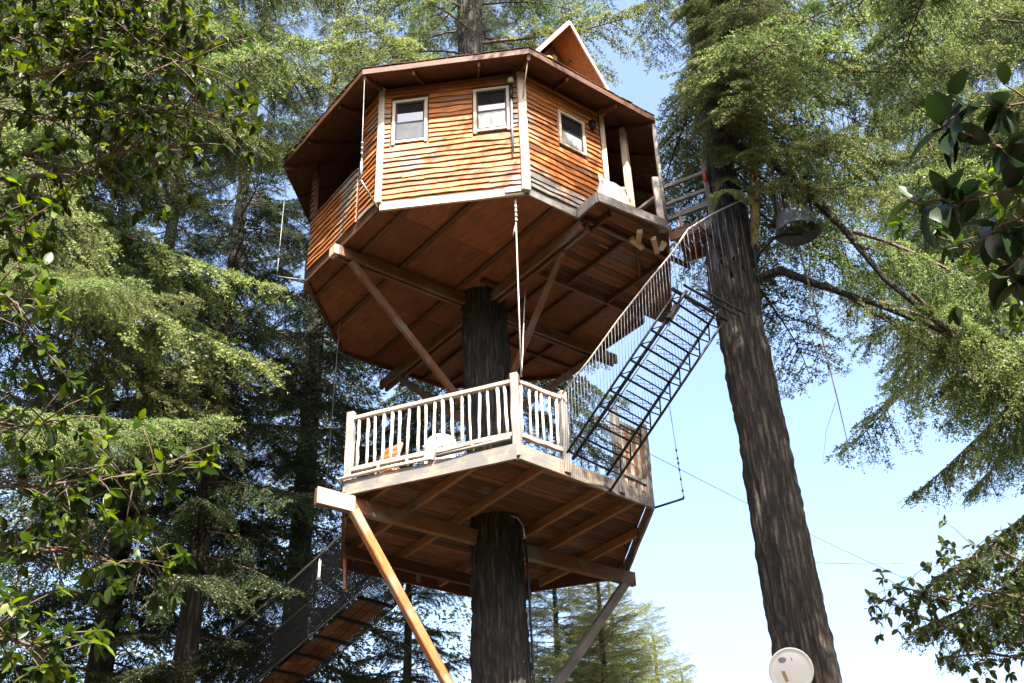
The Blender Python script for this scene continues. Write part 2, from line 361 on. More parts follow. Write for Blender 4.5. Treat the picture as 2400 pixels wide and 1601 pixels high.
def wall_face(k, u0, u1, z0, z1, holes=(), mat=None, gap=(.07, .07), low=None):
    wl = obj('wall', mesh('wall', *boxvf((u0+u1)/2, .035, (z0+z1)/2, u1-u0, .06, z1-z0), M['interior']), H, FM(k))
    z = z0
    while z < z1-.03:
        ex = min(random.uniform(.105, .150), z1-z)
        segs = [(u0+gap[0], u1-gap[1])]
        for (a, b_, c, d) in holes:
            if z+ex > c and z < d:
                ns = []
                for p, q in segs:
                    if b_ <= p or a >= q: ns.append((p, q)); continue
                    if a-p > .02: ns.append((p, a))
                    if q-b_ > .02: ns.append((b_, q))
                segs = ns
        for p, q in segs:
            mm = mat or M['siding']
            if low and z-z0 < low: mm = M['siding_grey']
            cut = random.uniform(p+.35, q-.35) if q-p > 1.1 and random.random() < .55 else None
            for a_, e_ in (((p, cut-.003), (cut+.003, q)) if cut else ((p, q),)): siding_board(wl, k, a_, e_, z, mm, ex, ex)
        z += ex
    return wl
def window(k, u0, u1, z0, z1, lower, hang=.10, nm='window'):
    fm = FM(k); v, f = [], []
    zm = z0+(z1-z0)*.47
    ps = []
    for (a, b_, c, d) in ((u0, u0+.03, z0, z1), (u1-.03, u1, z0, z1), (u0+.03, u1-.03, z0, z0+.03), (u0+.03, u1-.03, z1-.03, z1), (u0+.03, u1-.03, zm-.014, zm+.014)):
        ps.append(boxvf((a+b_)/2, -.014, (c+d)/2, b_-a, .028, d-c))
    wd = obj(nm, mesh(nm, *merge(ps), M['iron']), H, fm)
    # panes tilted a hair, as old sashes are
    for nme, c, d, mt, dep in (('pane', zm+.014, z1-.03, M['glass'], -.006), ('pane', z0+.03, zm-.014, lower, -.016)):
        obj(nme, mesh(nme, *boxvf(0, 0, 0, u1-u0-.06, .004, d-c), mt), wd, fm @ Matrix.Translation(((u0+u1)/2, dep, (c+d)/2)) @ Matrix.Rotation(random.uniform(-.012, .012), 4, 'X') @ Matrix.Rotation(random.uniform(-.012, .012), 4, 'Z'))
    tw = .058
    for (a, b_, c, d) in ((u0-tw, u0-.002, z0-hang, z1+.01), (u1+.002, u1+tw, z0-hang, z1+.01)):
        obj('trim', mesh('trim', *boxvf(0, 0, 0, d-c, .05, b_-a), M['trim']), wd, fm @ Matrix.Translation(((a+b_)/2, -.026, (c+d)/2)) @ Matrix.Rotation(-math.pi/2, 4, 'Y'))
    obj('trim', mesh('trim', *boxvf(0, 0, 0, u1-u0+2*tw+.02, .046, tw), M['trim']), wd, fm @ Matrix.Translation(((u0+u1)/2, -.024, z1+.012+tw/2)))
    obj('sill', mesh('sill', *boxvf(0, 0, 0, u1-u0-.01, .04, .05), M['trim']), wd, fm @ Matrix.Translation(((u0+u1)/2, -.02, z0-.028)))
    return wd
WT = 2.94
h1 = (.27, .82, 1.57, 2.50); h2 = (1.80, 2.36, 1.61, 2.54); h3 = (.90, 1.43, 1.66, 2.38)
gr = lambda h, e=.085: (h[0]-e, h[1]+e, h[2]-.05, h[3]+.085)
wall_face(0, 0, FL, .215, WT, [gr(h1), gr(h2)])
window(0, *h1, M['dark_screen']); window(0, *h2, M['screen'])
wall_face(1, 0, 1.97, .215, WT, [gr(h3)], low=.28, gap=(.07, .10)); window(1, *h3, M['screen'], hang=.06)
wall_face(-1, 0, 1.95, .215, 1.52, mat=M['siding']); wall_face(-1, 1.955, FL, .215, WT, mat=M['siding'], gap=(.02, .07))
wall_face(-1, .0, .12, 1.525, WT, mat=M['fascia'], gap=(0, 0))
for k in (2, 3, 4, 5): 
    obj('wall', mesh('wall', *boxvf(FL/2, .06, (WT+.215)/2 if k != 2 else .6, FL-.1, .06, (WT-.22) if k != 2 else .8), M['fascia']), H, FM(k))
obj('wall', mesh('wall', *boxvf(FL/2, .06, .75, FL-.1, .06, 1.05), M['fascia']), H, FM(6))
# inner partitions that close the rooms behind the open porches
for a, b_, hh in (((-1.15, -3.0), (-1.15, 1.7), WT), ((-1.2, 1.75), (-3.0, 1.75), .9), ((.35, -1.35), (2.9, -1.35), WT)):
    beam('partition', ST(*a, FZ+.12+hh/2), ST(*b_, FZ+.12+hh/2), .06, hh, M['interior'], H, ch=.002)
pw = FM(1)
beam('partition', pw @ Vector((1.94, .08, .14+WT/2)), pw @ Vector((1.94, 1.75, .14+WT/2)), .06, WT, M['fascia'], H, ch=.002)
beam('door_trim', pw @ Vector((1.99, .0, .3)), pw @ Vector((1.99, .0, WT)), .10, .05, M['trim'], H, up=(0, 1, 0))
# corner boards and porch posts
def post(k, R, z0, z1, wd, mat, nm='corner_board', up=None):
    a = PHI+k*math.pi/4; rad = Vector((math.sin(a), -math.cos(a), 0))
    return beam(nm, OV(k, R, z0), OV(k, R, z1), wd, wd*.8, mat, H, up=rad, seg=4, warp=.006)
post(0, HR-.005, FZ+.16, FZ+WT, .13, M['trim']); post(1, HR+.012, FZ+.05, FZ+WT-.05, .16, M['trim'])
post(2, HR-.06, FZ+.12, FZ+WT, .15, M['trim'], 'porch_post'); post(-1, HR-.06, FZ+.12, FZ+WT, .11, M['fascia'], 'porch_post'); post(-2, HR-.06, FZ+.2, FZ+WT, .11, M['fascia'], 'porch_post')
post(3, HR-.06, FZ+.12, FZ+WT, .12, M['fascia'], 'porch_post')

# roof
SL = .36; TOPZ = .12
rv, rf = [], []
rings = [(ER+.03, 0.0), (.60, 0.0), (.60, TOPZ), (ER+.03, TOPZ)]
for R, dz in rings:
    for k in range(8): rv.append(OV(k, R, EZ+.04+(ER-R)*SL+dz))
for i in range(4):
    j = (i+1) % 4
    rf += [(i*8+k, i*8+(k+1) % 8, j*8+(k+1) % 8, j*8+k) for k in range(8)]
roof = obj('roof', mesh('roof', rv, rf, M['joist']), H)
for k in range(8):
    p, q = OV(k, ER+.055), OV(k+1, ER+.055); d = (q-p).normalized()
    beam('fascia_board', p+Vector((0, 0, EZ+.085)), q+Vector((0, 0, EZ+.085)), .03, .13, M['fascia'], roof, seg=4, warp=.006)
    a, b_ = OV(k, ER+.02), OV(k, .7)
    beam('rafter', a+Vector((0, 0, EZ-.03+.0)), b_+Vector((0, 0, EZ-.03+(ER-.7)*SL)), .06, .12, M['fascia'], roof)
    for u in (.3, .7):
        p, q = OV(k, ER+.0).lerp(OV(k+1, ER+.0), u), OV(k, 1.3).lerp(OV(k+1, 1.3), u)
        beam('rafter', p+Vector((0, 0, EZ-.02)), q+Vector((0, 0, EZ-.02+(ER-1.3)*SL)), .05, .10, M['fascia'], roof)
# two courses of shingles along the eave of the near faces
for k in (-1, 0, 1):
    p, q = OV(k, ER+.085), OV(k+1, ER+.085); d = (q-p).normalized(); n = Vector((d.y, -d.x, 0)); Lf = (q-p).length; x = 0
    while x < Lf-.05:
        wdt = min(random.uniform(.12, .24), Lf-x)
        a = p+d*(x+wdt/2)+Vector((0, 0, EZ+.175+random.uniform(0, .008)))+n*random.uniform(-.01, .012)
        beam('shingle', a, a-n*.4+Vector((0, 0, .4*SL)), wdt-.008, .014, M['shingle'], roof, ch=.002)
        x += wdt

# gabled dormer over the right-hand face
fm = FM(1); PK, PZ, BZ, HW = 1.0, 4.60, 2.98, 1.05
sl = (PZ-BZ)/HW; nrm = math.hypot(1, sl)
gv = [(PK-HW+.1, .18, BZ), (PK+HW-.1, .18, BZ), (PK, .18, PZ-.16), (PK-HW+.1, .24, BZ), (PK+HW-.1, .24, BZ), (PK, .24, PZ-.16)]
dm = obj('dormer', mesh('dormer', gv, [(0, 1, 2), (5, 4, 3), (0, 3, 4, 1), (1, 4, 5, 2), (2, 5, 3, 0)], M['fascia']), H, fm)
for sg in (-1, 1):
    e0 = Vector((PK+sg*HW, 0, BZ)); pk = Vector((PK, 0, PZ)); dirv = (pk-e0).normalized(); nn = Vector((-dirv.z*sg, 0, dirv.x*sg)); nn = nn if nn.z > 0 else -nn
    vs = []
    for y in (-.36, 1.9):
        for t in (0, .055):
            for p in (e0, pk): vs.append(Vector((p.x, y, p.z))+nn*t)
    rp = obj('roof_panel', mesh('roof_panel', vs, [(0, 1, 3, 2), (4, 6, 7, 5), (0, 4, 5, 1), (2, 3, 7, 6), (0, 2, 6, 4), (1, 5, 7, 3)], M['brace'] if sg > 0 else M['fascia']), dm, fm)
    beam('bargeboard', fm @ (e0+Vector((0, -.385, 0))+nn*.0), fm @ (pk+Vector((sg*.0, -.385-.004*(sg > 0), 0))+nn*.0), .075, .035, M['trim'], dm, up=(fm.to_3x3() @ Vector((0, -1, 0))), seg=3, warp=.006)
beam('window_trim', fm @ Vector((PK+.02, .15, BZ+.05)), fm @ Vector((PK+.02, .15, BZ+1.15)), .10, .05, M['trim'], dm, up=(fm.to_3x3() @ Vector((0, -1, 0))))
beam('window_trim', fm @ Vector((PK+.45, .15, BZ+.05)), fm @ Vector((PK+.45, .15, BZ+.7)), .09, .05, M['fascia'], dm, up=(fm.to_3x3() @ Vector((0, -1, 0))))
obj('pane', mesh('pane', *boxvf(PK+.23, .172, BZ+.4, .36, .012, .7), M['glass']), dm, fm)

# porch deck on the right-hand corner
pl_line = ((2.89, 16.94), (.99299, -.118))   # outer edge of the porch deck
t = -3.74
while t < -1.45:
    t1 = min(t+.135, -1.42)
    s0 = -.14 if t < -3.2 else .10
    pl = clip([ST2(s0, t+.004), ST2(4.6, t+.004), ST2(4.6, t1-.004), ST2(s0, t1-.004)], pl_line[0], pl_line[1])
    dz = random.uniform(-.004, .004)
    slab('porch_plank', pl, FZ+.10+dz, FZ+.135+dz, M['plank'], H, ST(s0, t, FZ+.1), ANG); t = t1+.002
beam('porch_rim', ST(-.16, -3.76, FZ+.08), Vector((2.90, 16.92, FZ+.08)), .045, .20, M['grey_wood'], H, seg=5, warp=.01)
beam('porch_rim', ST(-.165, -3.74, FZ+.08), ST(-.165, -3.22, FZ+.06), .045, .22, M['grey_wood'], H)
beam('porch_rim', (2.915, 16.98, FZ+.08), (3.27, 19.95, FZ+.08), .045, .2, M['fascia'], H)
beam('porch_rim', ST(.0, -3.22, FZ+.045), ST(2.6, -3.22, FZ+.045), .05, .11, M['joist'], H)
beam('porch_brace', ST(.25, -3.6, FZ-.0), ST(.25, -1.5, FZ-.0), .06, .15, M['joist'], H)
for a, b_, mm in (((.95, -3.62), (1.12, -3.38), 'trim'), ((.98, -3.36), (1.3, -3.30), 'trim'), ((1.30, -3.60), (1.62, -3.36), 'trim'), ((1.56, -3.62), (1.60, -3.46), 'off_white')):
    beam('sunlit_block', ST(*a, FZ-.09), ST(*b_, FZ-.12), .10, .09, M[mm], H)  # pale blocks added for sunlit beam ends; the light is in their colour
beam('porch_batten', ST(.75, -2.75, FZ+.07), ST(1.15, -2.72, FZ+.07), .02, .02, M['trim'], H)
beam('porch_rail_post', (2.83, 16.98, FZ-.02), (2.80, 17.0, FZ+1.25), .13, .11, M['rail'], H, up=(0, 1, 0), seg=3, warp=.008)
rod('porch_corner_post', [(2.93, 17.14, FZ+.1), (2.93, 17.15, FZ+2.75)], .04, M['grey_wood'], H)
beam('porch_rail', (2.84, 17.02, FZ+.86), (2.2, 17.6, FZ+.72), .09, .07, M['grey_wood'], H)
# wall lamp pole and steel hangers
rod('lamp_pole', [fm0 for fm0 in (FM(0) @ Vector((2.46, -.10, 2.60)), FM(0) @ Vector((2.455, -.085, 1.75)), FM(0) @ Vector((2.45, -.08, .88)))], [.026, .026, .022], M['steel'], H)
rod('lamp_pole', [FM(0) @ Vector((2.46, -.10, 2.58)), FM(0) @ Vector((2.458, -.094, 2.2))], .036, M['iron'], H)
def ball(name, c, r, mat, parent, sz=1):
    import bmesh
    bm = bmesh.new(); bmesh.ops.create_uvsphere(bm, u_segments=14, v_segments=9, radius=r)
    for v in bm.verts: v.co.z *= sz
    me = bpy.data.meshes.new(name); bm.to_mesh(me); bm.free(); me.materials.append(mat)
    me.polygons.foreach_set('use_smooth', [True]*len(me.polygons))
    return obj(name, me, parent, Matrix.Translation(Vector(c)))
ball('lamp_globe', FM(0) @ Vector((2.46, -.10, 2.68)), .062, M['globe'], H)
ball('lamp_globe', fm @ Vector((.80, .08, 3.82)), .09, M['glow'], dm)
obj('lamp_base', mesh('lamp_base', *boxvf(.80, .12, 3.71, .06, .08, .06), M['iron']), dm, fm)
def hanger(pts, k=1.0, mt='steel'):
    a, b_, c = [Vector(p) for p in pts]     # wall, arm end, top
    rod('hanger_arm', [a, b_], .018*k, M[mt], H)
    rod('hanger_cable', [b_, c], .008, M['cable'], H, n=6)
    d = (c-b_).normalized(); ps = [b_+d*x for x in (.05, .12, .13, .42, .43, .50)]
    rod('turnbuckle', ps, [.012*k, .012*k, .026*k, .026*k, .012*k, .012*k], M[mt], H)
    for x in (.6, .72, .84): rod('cable_clip', [b_+d*x, b_+d*(x+.035)], .022*k, M[mt], H)
hanger((OV(0, HR-.02, FZ+.05), OV(0, HR+.52, FZ+.32), OV(0, ER, EZ+.0)))
hanger((OV(-1, HR-.02, FZ+.05), OV(-1, HR+.55, FZ+.06), OV(-1, HR+.55, FZ+1.9)), .55, 'cable')
rod('hanger_cable', [OV(1, ER-.02, EZ+.0), OV(1, HR+.10, FZ+2.2)], .010, M['trim'], H, n=6)
# small wall lantern beside the right-hand window
obj('wall_lantern', mesh('wall_lantern', *merge([boxvf(0, 0, 0, .09, .09, .14), boxvf(0, 0, .09, .12, .12, .03)]), M['iron']), H, FM(1) @ Matrix.Translation((1.66, -.09, 2.42)))
# ------------------------------------------------------------------ lower viewing platform
PZ0 = 8.28; PT = PZ0+.27     # underside of the edge board, top of the deck
hexv = [(-2.82, 17.39), (.03, 16.28), (2.30, 18.32), (2.02, 21.45), (-.78, 22.35), (-3.31, 20.50)]
def HV(i, z=0): return Vector((*hexv[i % 6], z))
PL = thing('viewing_platform', 'six-sided wooden platform with stick railing around trunk below the cabin', 'platform', (-.45, 19.3, PZ0))
def clip_hex(poly, inset=0):
    for i in range(6):
        p, q = HV(i), HV(i+1); d = (q-p).normalized(); n = Vector((d.y, -d.x, 0)); a = p-n*inset
        poly = clip(poly, (a.x, a.y), (n.x, n.y))
        if not poly: break
    return poly
pang = R_(37); pA = Vector((math.cos(pang), math.sin(pang), 0)); pB = Vector((-math.sin(pang), math.cos(pang), 0)); PC = Vector((-.42, 19.15, 0))
def PS(s, t, z=0): return PC+pA*s+pB*t+Vector((0, 0, z))
def PS2(s, t): p = PS(s, t); return (p.x, p.y)
t = -3.6
while t < 3.6:
    for s0, s1 in ((-4, -.0+random.uniform(-.6, .6)), None) if False else ((-4, 4),):
        pl = clip_hex([PS2(s0, t+.006), PS2(s1, t+.006), PS2(s1, t+.140), PS2(s0, t+.140)], .05)
        dz = random.uniform(-.006, .006)
        if abs(t+.07) < .40:          # leave room for the trunk
            hw = math.sqrt(max(.01, .41**2-(abs(t+.07)-.0)**2))
            for a, b_ in ((-4, -hw), (hw, 4)):
                p2 = clip_hex([PS2(a, t+.006), PS2(b_, t+.006), PS2(b_, t+.140), PS2(a, t+.140)], .05)
                if p2: slab('plank', p2, PT-.035+dz, PT+dz, M['plank'], PL, PS(0, t, PT), pang)
        elif pl: slab('plank', pl, PT-.035+dz, PT+dz, M['plank'], PL, PS(0, t, PT), pang)
    t += .146
def hexchord(s):
    a = Vector(PS2(s, 0)+(0,)); lo, hi = -5, 5
    for i in range(6):
        p, q = HV(i), HV(i+1); d = (q-p).normalized(); n = Vector((d.y, -d.x, 0)); den = n.dot(pB); num = n.dot(p-a)-.06
        if abs(den) < 1e-6: continue
        x = num/den
        if den > 0: hi = min(hi, x)
        else: lo = max(lo, x)
    return lo, hi
def hexchord_t(t):
    a = Vector(PS2(0, t)+(0,)); lo, hi = -5, 5
    for i in range(6):
        p, q = HV(i), HV(i+1); d = (q-p).normalized(); n = Vector((d.y, -d.x, 0)); den = n.dot(pA); num = n.dot(p-a)-.06
        if abs(den) < 1e-6: continue
        x = num/den
        if den > 0: hi = min(hi, x)
        else: lo = max(lo, x)
    return lo, hi
for s in (-2.45, -1.67, -.72, .62, 1.35, 2.3):
    lo, hi = hexchord(s)
    if hi-lo > .3: beam('joist', PS(s, lo, PT-.125), PS(s, hi, PT-.125), .07, .17, M['joist_light'], PL, seg=2, warp=.004)
BZ_ = 8.11
beam('beam', PS(-3.52, -.04, BZ_), PS(-.40, -.04, BZ_), .12, .27, M['beam'], PL, seg=2, warp=.003)
beam('beam', PS(.40, .02, BZ_), PS(3.22, .02, BZ_), .12, .27, M['beam'], PL, seg=2, warp=.003)
beam('beam_end', PS(-3.54, -.115, BZ_), PS(-2.86, -.115, BZ_), .03, .28, M['rail'], PL)
lo, hi = hexchord_t(1.9); beam('beam', PS(lo, 1.9, PT-.33), PS(hi, 1.9, PT-.33), .08, .22, M['joist'], PL)
for i in range(6):
    p, q = HV(i), HV(i+1); d = (q-p).normalized(); n = Vector((d.y, -d.x, 0))
    beam('edge_board', p+d*.02+n*.0+Vector((0, 0, PZ0+.14)), q-d*.02+Vector((0, 0, PZ0+.14)), .05, .27, M['grey_fascia'] if i < 3 else M['fascia'], PL, seg=4, warp=.005)
beam('brace', PS(-2.86, -.08, BZ_-.10), (-.78, 18.82, 4.75), .13, .17, M['brace'], PL, seg=2)
beam('brace', PS(3.0, .02, BZ_-.12), (-.05, 19.5, 4.9), .12, .16, M['grey_wood'], PL)
beam('brace', (-3.16, 19.9, 8.3), (-3.12, 19.85, 7.62), .13, .05, M['brace'], PL, up=(1, 0, 0))
# toe rail under the front railing
def stick(name, a, b_, r, mat, parent, seg=5, wob=.0065):
    a, b_ = Vector(a), Vector(b_); pts, rad = [], []
    for i in range(seg+1):
        t = i/seg; k = 0 if i in (0, seg) else 1
        pts.append(a.lerp(b_, t)+Vector((random.uniform(-wob, wob)*k, random.uniform(-wob, wob)*k, 0))); rad.append(r*random.uniform(.86, 1.16))
    return rod(name, pts, rad, mat, parent, n=7)
RZ = 9.75
def rail_run(p, q, n, stickmat, railmat, posts=(1, 1), pm=None, r=.023, low=.2, ph=0.10):
    p, q = Vector((*p, 0)), Vector((*q, 0)); d = (q-p).normalized()
    beam('top_rail', p+d*.05+Vector((0, 0, RZ-.03)), q-d*.05+Vector((0, 0, RZ-.03)), .085, .075, railmat, PL, seg=5, warp=.007)
    beam('bottom_rail', p+d*.05+Vector((0, 0, PT+low)), q-d*.05+Vector((0, 0, PT+low)), .075, .085, railmat, PL, seg=5, warp=.008)
    for i in range(n):
        t = (i+1)/(n+1); c = p.lerp(q, t)+d*random.uniform(-.018, .018)
        stick('baluster', c+d*random.uniform(-.02, .02)+Vector((0, 0, PT+low+.03)), c+d*random.uniform(-.02, .02)+Vector((0, 0, RZ-.06)), r*random.uniform(.85, 1.15), stickmat, PL)
    for use, c in zip(posts, (p, q)):
        if use: beam('post', c+Vector((0, 0, PT-.2)), c+Vector((random.uniform(-.01, .01), 0, RZ+ph)), .135, .115, pm or railmat, PL, up=(d.y, -d.x, 0), seg=4, warp=.008)
i0 = Vector((-.45, 19.3, 0))
inn = [tuple((Vector((*h, 0))+(i0-Vector((*h, 0))).normalized()*.05).xy) for h in hexv]
rail_run(inn[0], inn[1], 18, M['stick'], M['rail'], r=.026)
# trim rail and block below the front railing
p, q = HV(0), HV(1); d = (q-p).normalized(); n = Vector((d.y, -d.x, 0))
rod('trim_pole', [p-d*.1+n*.06+Vector((0, 0, PT+.025)), p.lerp(q, .25)+n*.06+Vector((0, 0, PT+.05)), p.lerp(q, .52)+n*.06+Vector((0, 0, PT+.05))], .028, M['stick'], PL)
rod('trim_pole', [p.lerp(q, .55)+n*.06+Vector((0, 0, PT+.06)), q-d*.1+n*.05+Vector((0, 0, PT+.10))], .030, M['grey_wood'], PL)
beam('spacer_block', p.lerp(q, .505)+n*.03+Vector((0, 0, PT+.03)), p.lerp(q, .52)+n*.03+Vector((0, 0, PT+.25)), .17, .09, M['rail'], PL, up=(n.x, n.y, 0))
for u in (.2, .37, .75): beam('spacer_block', p.lerp(q, u)+n*.01+Vector((0, 0, PT+.04)), p.lerp(q, u)+n*.01+Vector((0, 0, PT+.19)), .04, .05, M['rail'], PL, up=(n.x, n.y, 0))
st0, st1 = (.80, 16.97), (1.72, 17.80)
rail_run(inn[1], st0, 6, M['stick'], M['rail'], posts=(0, 1), pm=M['grey_wood'], r=.024)
rail_run(st1, inn[2], 0, M['rail'], M['grey_wood'], posts=(1, 1), pm=M['grey_wood'], ph=.16)
a, b_ = Vector((*st1, 0)), Vector((*inn[2], 0))
for i in range(7):
    c = a.lerp(b_, (i+.7)/7.6); beam('slat', c+Vector((0, 0, PT+.02)), c+Vector((0, 0, RZ-.02)), .075, .022, M['rail'] if i % 2 else M['beam'], PL, up=(.66, -.74, 0))
rail_run(inn[2], inn[3], 11, M['grey_wood'], M['grey_wood'], posts=(0, 1))
rail_run(inn[3], inn[4], 10, M['grey_wood'], M['grey_wood'], posts=(0, 1))
rail_run((-2.0, 21.5), inn[4], 4, M['grey_wood'], M['grey_wood'], posts=(1, 0))
rail_run(inn[5], inn[0], 12, M['grey_wood'], M['grey_wood'], posts=(1, 0))
# steel outrigger on the right with its chain-marked cable
o1 = (2.32, 18.3, PZ0+.02); o2 = (2.80, 18.1, PZ0+.08)
rod('hanger_arm', [o1, o2], .020, M['iron'], PL)
ca, cb = Vector(o2), Vector((2.74, 18.1, 10.15))
rod('hanger_cable', [ca, cb], .006, M['cable'], PL, n=6)
for u in (0, .07, .19, .29, .36, .41, .5): rod('cable_clip', [ca.lerp(cb, u), ca.lerp(cb, u+.022)], .016, M['iron'], PL)

# ------------------------------------------------------------------ chairs on the platform
def monobloc(loc, rz):
    t = thing('plastic_chair', 'white plastic garden chair standing behind the stick railing', 'chair', loc)
    Mx = Matrix.Translation(Vector(loc)) @ Matrix.Rotation(rz, 4, 'Z')
    # backrest: curved shell with two hand slots, y<0 is the back
    v, f = [], []; nu, nv = 14, 8
    for j in range(nv+1):
        for i in range(nu+1):
            u = i/nu*2-1; h = j/nv; top = .84-.10*abs(u)**2.6
            z = .44+(top-.44)*h; x = u*(.27-.03*(1-h)); y = -.20-.09*h+.10*u*u
            v.append((x, y, z))
    W_ = nu+1
    for j in range(nv):
        for i in range(nu):
            if j == 6 and i in (4, 5, 8, 9): continue
            if j in (1, 2) and i in (3, 6, 7, 10): continue
            f.append((j*W_+i, j*W_+i+1, (j+1)*W_+i+1, (j+1)*W_+i))
    me = mesh('backrest', v, f, M['plastic'], True); o = obj('backrest', me, t, Mx)
    sd = o.modifiers.new('thick', 'SOLIDIFY'); sd.thickness = .016
    v, f = [], []
    for j in range(7):
        for i in range(9):
            u = i/8*2-1; w_ = j/6; v.append((u*(.235+.03*w_), -.20+.44*w_, .43-.025*math.cos(u*1.5)*math.sin(w_*3.1)))
    f = [(j*9+i, j*9+i+1, (j+1)*9+i+1, (j+1)*9+i) for j in range(6) for i in range(8)]
    o = obj('seat', mesh('seat', v, f, M['plastic'], True), t, Mx); sd = o.modifiers.new('thick', 'SOLIDIFY'); sd.thickness = .018
    for sx in (-1, 1):
        for y0, y1 in ((-.19, -.26), (.22, .26)):
            vv, ff = tube([(sx*.235, y0, .43), (sx*.265, y1, 0)], [.034, .024], 6); obj('leg', mesh('leg', vv, ff, M['plastic'], True), t, Mx)
        vv, ff = tube([(sx*.265, -.235, .66), (sx*.285, -.05, .66), (sx*.285, .20, .645), (sx*.262, .25, .58), (sx*.255, .24, .43)], .024, 6); obj('armrest', mesh('armrest', vv, ff, M['plastic'], True), t, Mx)
    return t
monobloc((-1.24, 17.72, PT+.01), R_(-10))
wc = thing('wooden_chair', 'brown wooden folding chair at left end of the stick railing', 'chair', (-2.15, 18.0, PT+.01))
Mx = Matrix.Translation((-2.15, 18.0, PT+.01)) @ Matrix.Rotation(R_(-35), 4, 'Z')
def wbeam(nm, a, b_, w_, h, mt=M['brace'], up=(0, 0, 1)): beam(nm, Mx @ Vector(a), Mx @ Vector(b_), w_, h, mt, wc, up=up)
for sx in (-.2, .2):
    wbeam('leg', (sx, -.28, 0), (sx, .05, .95), .035, .05); wbeam('leg', (sx*.85, .28, 0), (sx*.85, -.12, .46), .035, .05, M['trim'])
for z, y in ((.9, .03), (.78, -.01), (.66, -.05)): wbeam('back_slat', (-.2, y, z), (.2, y, z), .02, .08)
for k in range(5): wbeam('seat_slat', (-.19, -.13+.09*k, .45), (.19, -.13+.09*k, .45), .07, .018)

# ------------------------------------------------------------------ black iron stair to the right-hand tree
ST_ = thing('iron_stair', 'black open iron stair rising from platform to the right-hand tree', 'stair', (1.2, 17.0, PT))
a0 = Vector((.90, 16.78, PT-.05)); a1 = Vector((2.82, 15.62, 10.83)); tw = Vector((.667, .745, 0))
sv = a1-a0; fw = Vector((sv.x, sv.y, 0)).normalized(); sn = sv.normalized(); un = Vector((0, 0, 1))
WS = .86
def sp(u, w_, dz=0): return a0+sv*u+tw*(WS*w_)+Vector((0, 0, dz))
rod('stringer', [sp(0, 0), sp(1.02, 0)], .030, M['iron'], ST_); rod('stringer', [sp(0, 1), sp(1.02, 1)], .026, M['iron'], ST_)
offL = -tw*.20+Vector((0, 0, -.02)); offR = tw*.14+Vector((0, 0, -.16))
rod('outer_chord', [sp(.02, 0)+offL, sp(.98, 0)+offL], .020, M['iron'], ST_); rod('outer_chord', [sp(-.03, 1)+offR, sp(1.0, 1)+offR], .022, M['iron'], ST_)
NT = 11
for i in range(NT):
    u = (i+.35)/NT
    rod('tread_bar', [sp(u, 0)+offL, sp(u, 1)], .020, M['iron'], ST_, n=6)
    rod('tread_bar', [sp(u, 0)+fw*.17, sp(u, 1)+fw*.17], .012, M['iron'], ST_, n=6)
    mv = []
    for k in range(4):
        w_ = k/4; mv.append(tube([sp(u, w_)+fw*.01, sp(u, w_+.25)+fw*.16], .004, 4)); mv.append(tube([sp(u, w_)+fw*.16, sp(u, w_+.25)+fw*.01], .004, 4))
    obj('tread_mesh', mesh('tread_mesh', *merge(mv), M['iron']), ST_)
    rod('lattice_bar', [sp(u, 1), sp(u+.5/NT, 1)+offR], .013, M['iron'], ST_, n=6); rod('lattice_bar', [sp(u+.5/NT, 1)+offR, sp(u+1/NT, 1)], .013, M['iron'], ST_, n=6)
    rod('lattice_bar', [sp(u, 0)+offL, sp(u+.5/NT, 0)], .010, M['iron'], ST_, n=6)
land = [(2.62, 15.52, 10.86), (3.62, 16.48, 10.86)]
beam('landing_bar', land[0], land[1], .05, .06, M['iron'], ST_); beam('landing_bar', Vector(land[0])+fw*.20, Vector(land[1])+fw*.22, .03, .04, M['iron'], ST_)
beam('landing_bar', Vector(land[0])+fw*.34+tw*.3, Vector(land[1])+fw*.34, .03, .04, M['iron'], ST_)
beam('landing_bracket', sp(.86, .02, -.02), sp(.93, .02, .02), .09, .09, M['grey_wood'], ST_)
# string nets and their hand ropes, one on each side
ropeL = [(.80, 16.85, 9.75), (1.28, 16.55, 10.22), (1.80, 16.22, 10.80), (2.28, 15.92, 11.28), (2.72, 15.62, 11.68), (3.05, 15.75, 12.25), (3.6, 16.1, 12.85), (4.27, 16.42, 13.42)]
rod('hand_rope', ropeL, .016, M['rope'], ST_, n=6)
def on_poly(pts, u):
    u = max(0, min(.9999, u))*(len(pts)-1); i = int(u); return Vector(pts[i]).lerp(Vector(pts[i+1]), u-i)
for i in range(38):
    u = i/37; t = on_poly(ropeL[:5], u); b_ = sp(u*1.0, 0)+offL
    rod('net_string', [b_, t], .0048, M['net_string'], ST_, n=4)
for i in range(14):
    u = i/13; t = on_poly(ropeL[4:], u); b_ = Vector((t.x, t.y, 0)); b_.z = 10.9+u*.6
    rod('net_string', [b_, t], .006, M['net_string'], ST_, n=4)
ropeR = [sp(u, 1, 1.0) for u in (0, .25, .5, .75, 1)]
rod('hand_rope', ropeR, .012, M['net_string'], ST_, n=6)
for i in range(44):
    u = i/43; rod('net_string', [sp(u, 1), on_poly(ropeR, u)], .0045, M['net_string'], ST_, n=4)

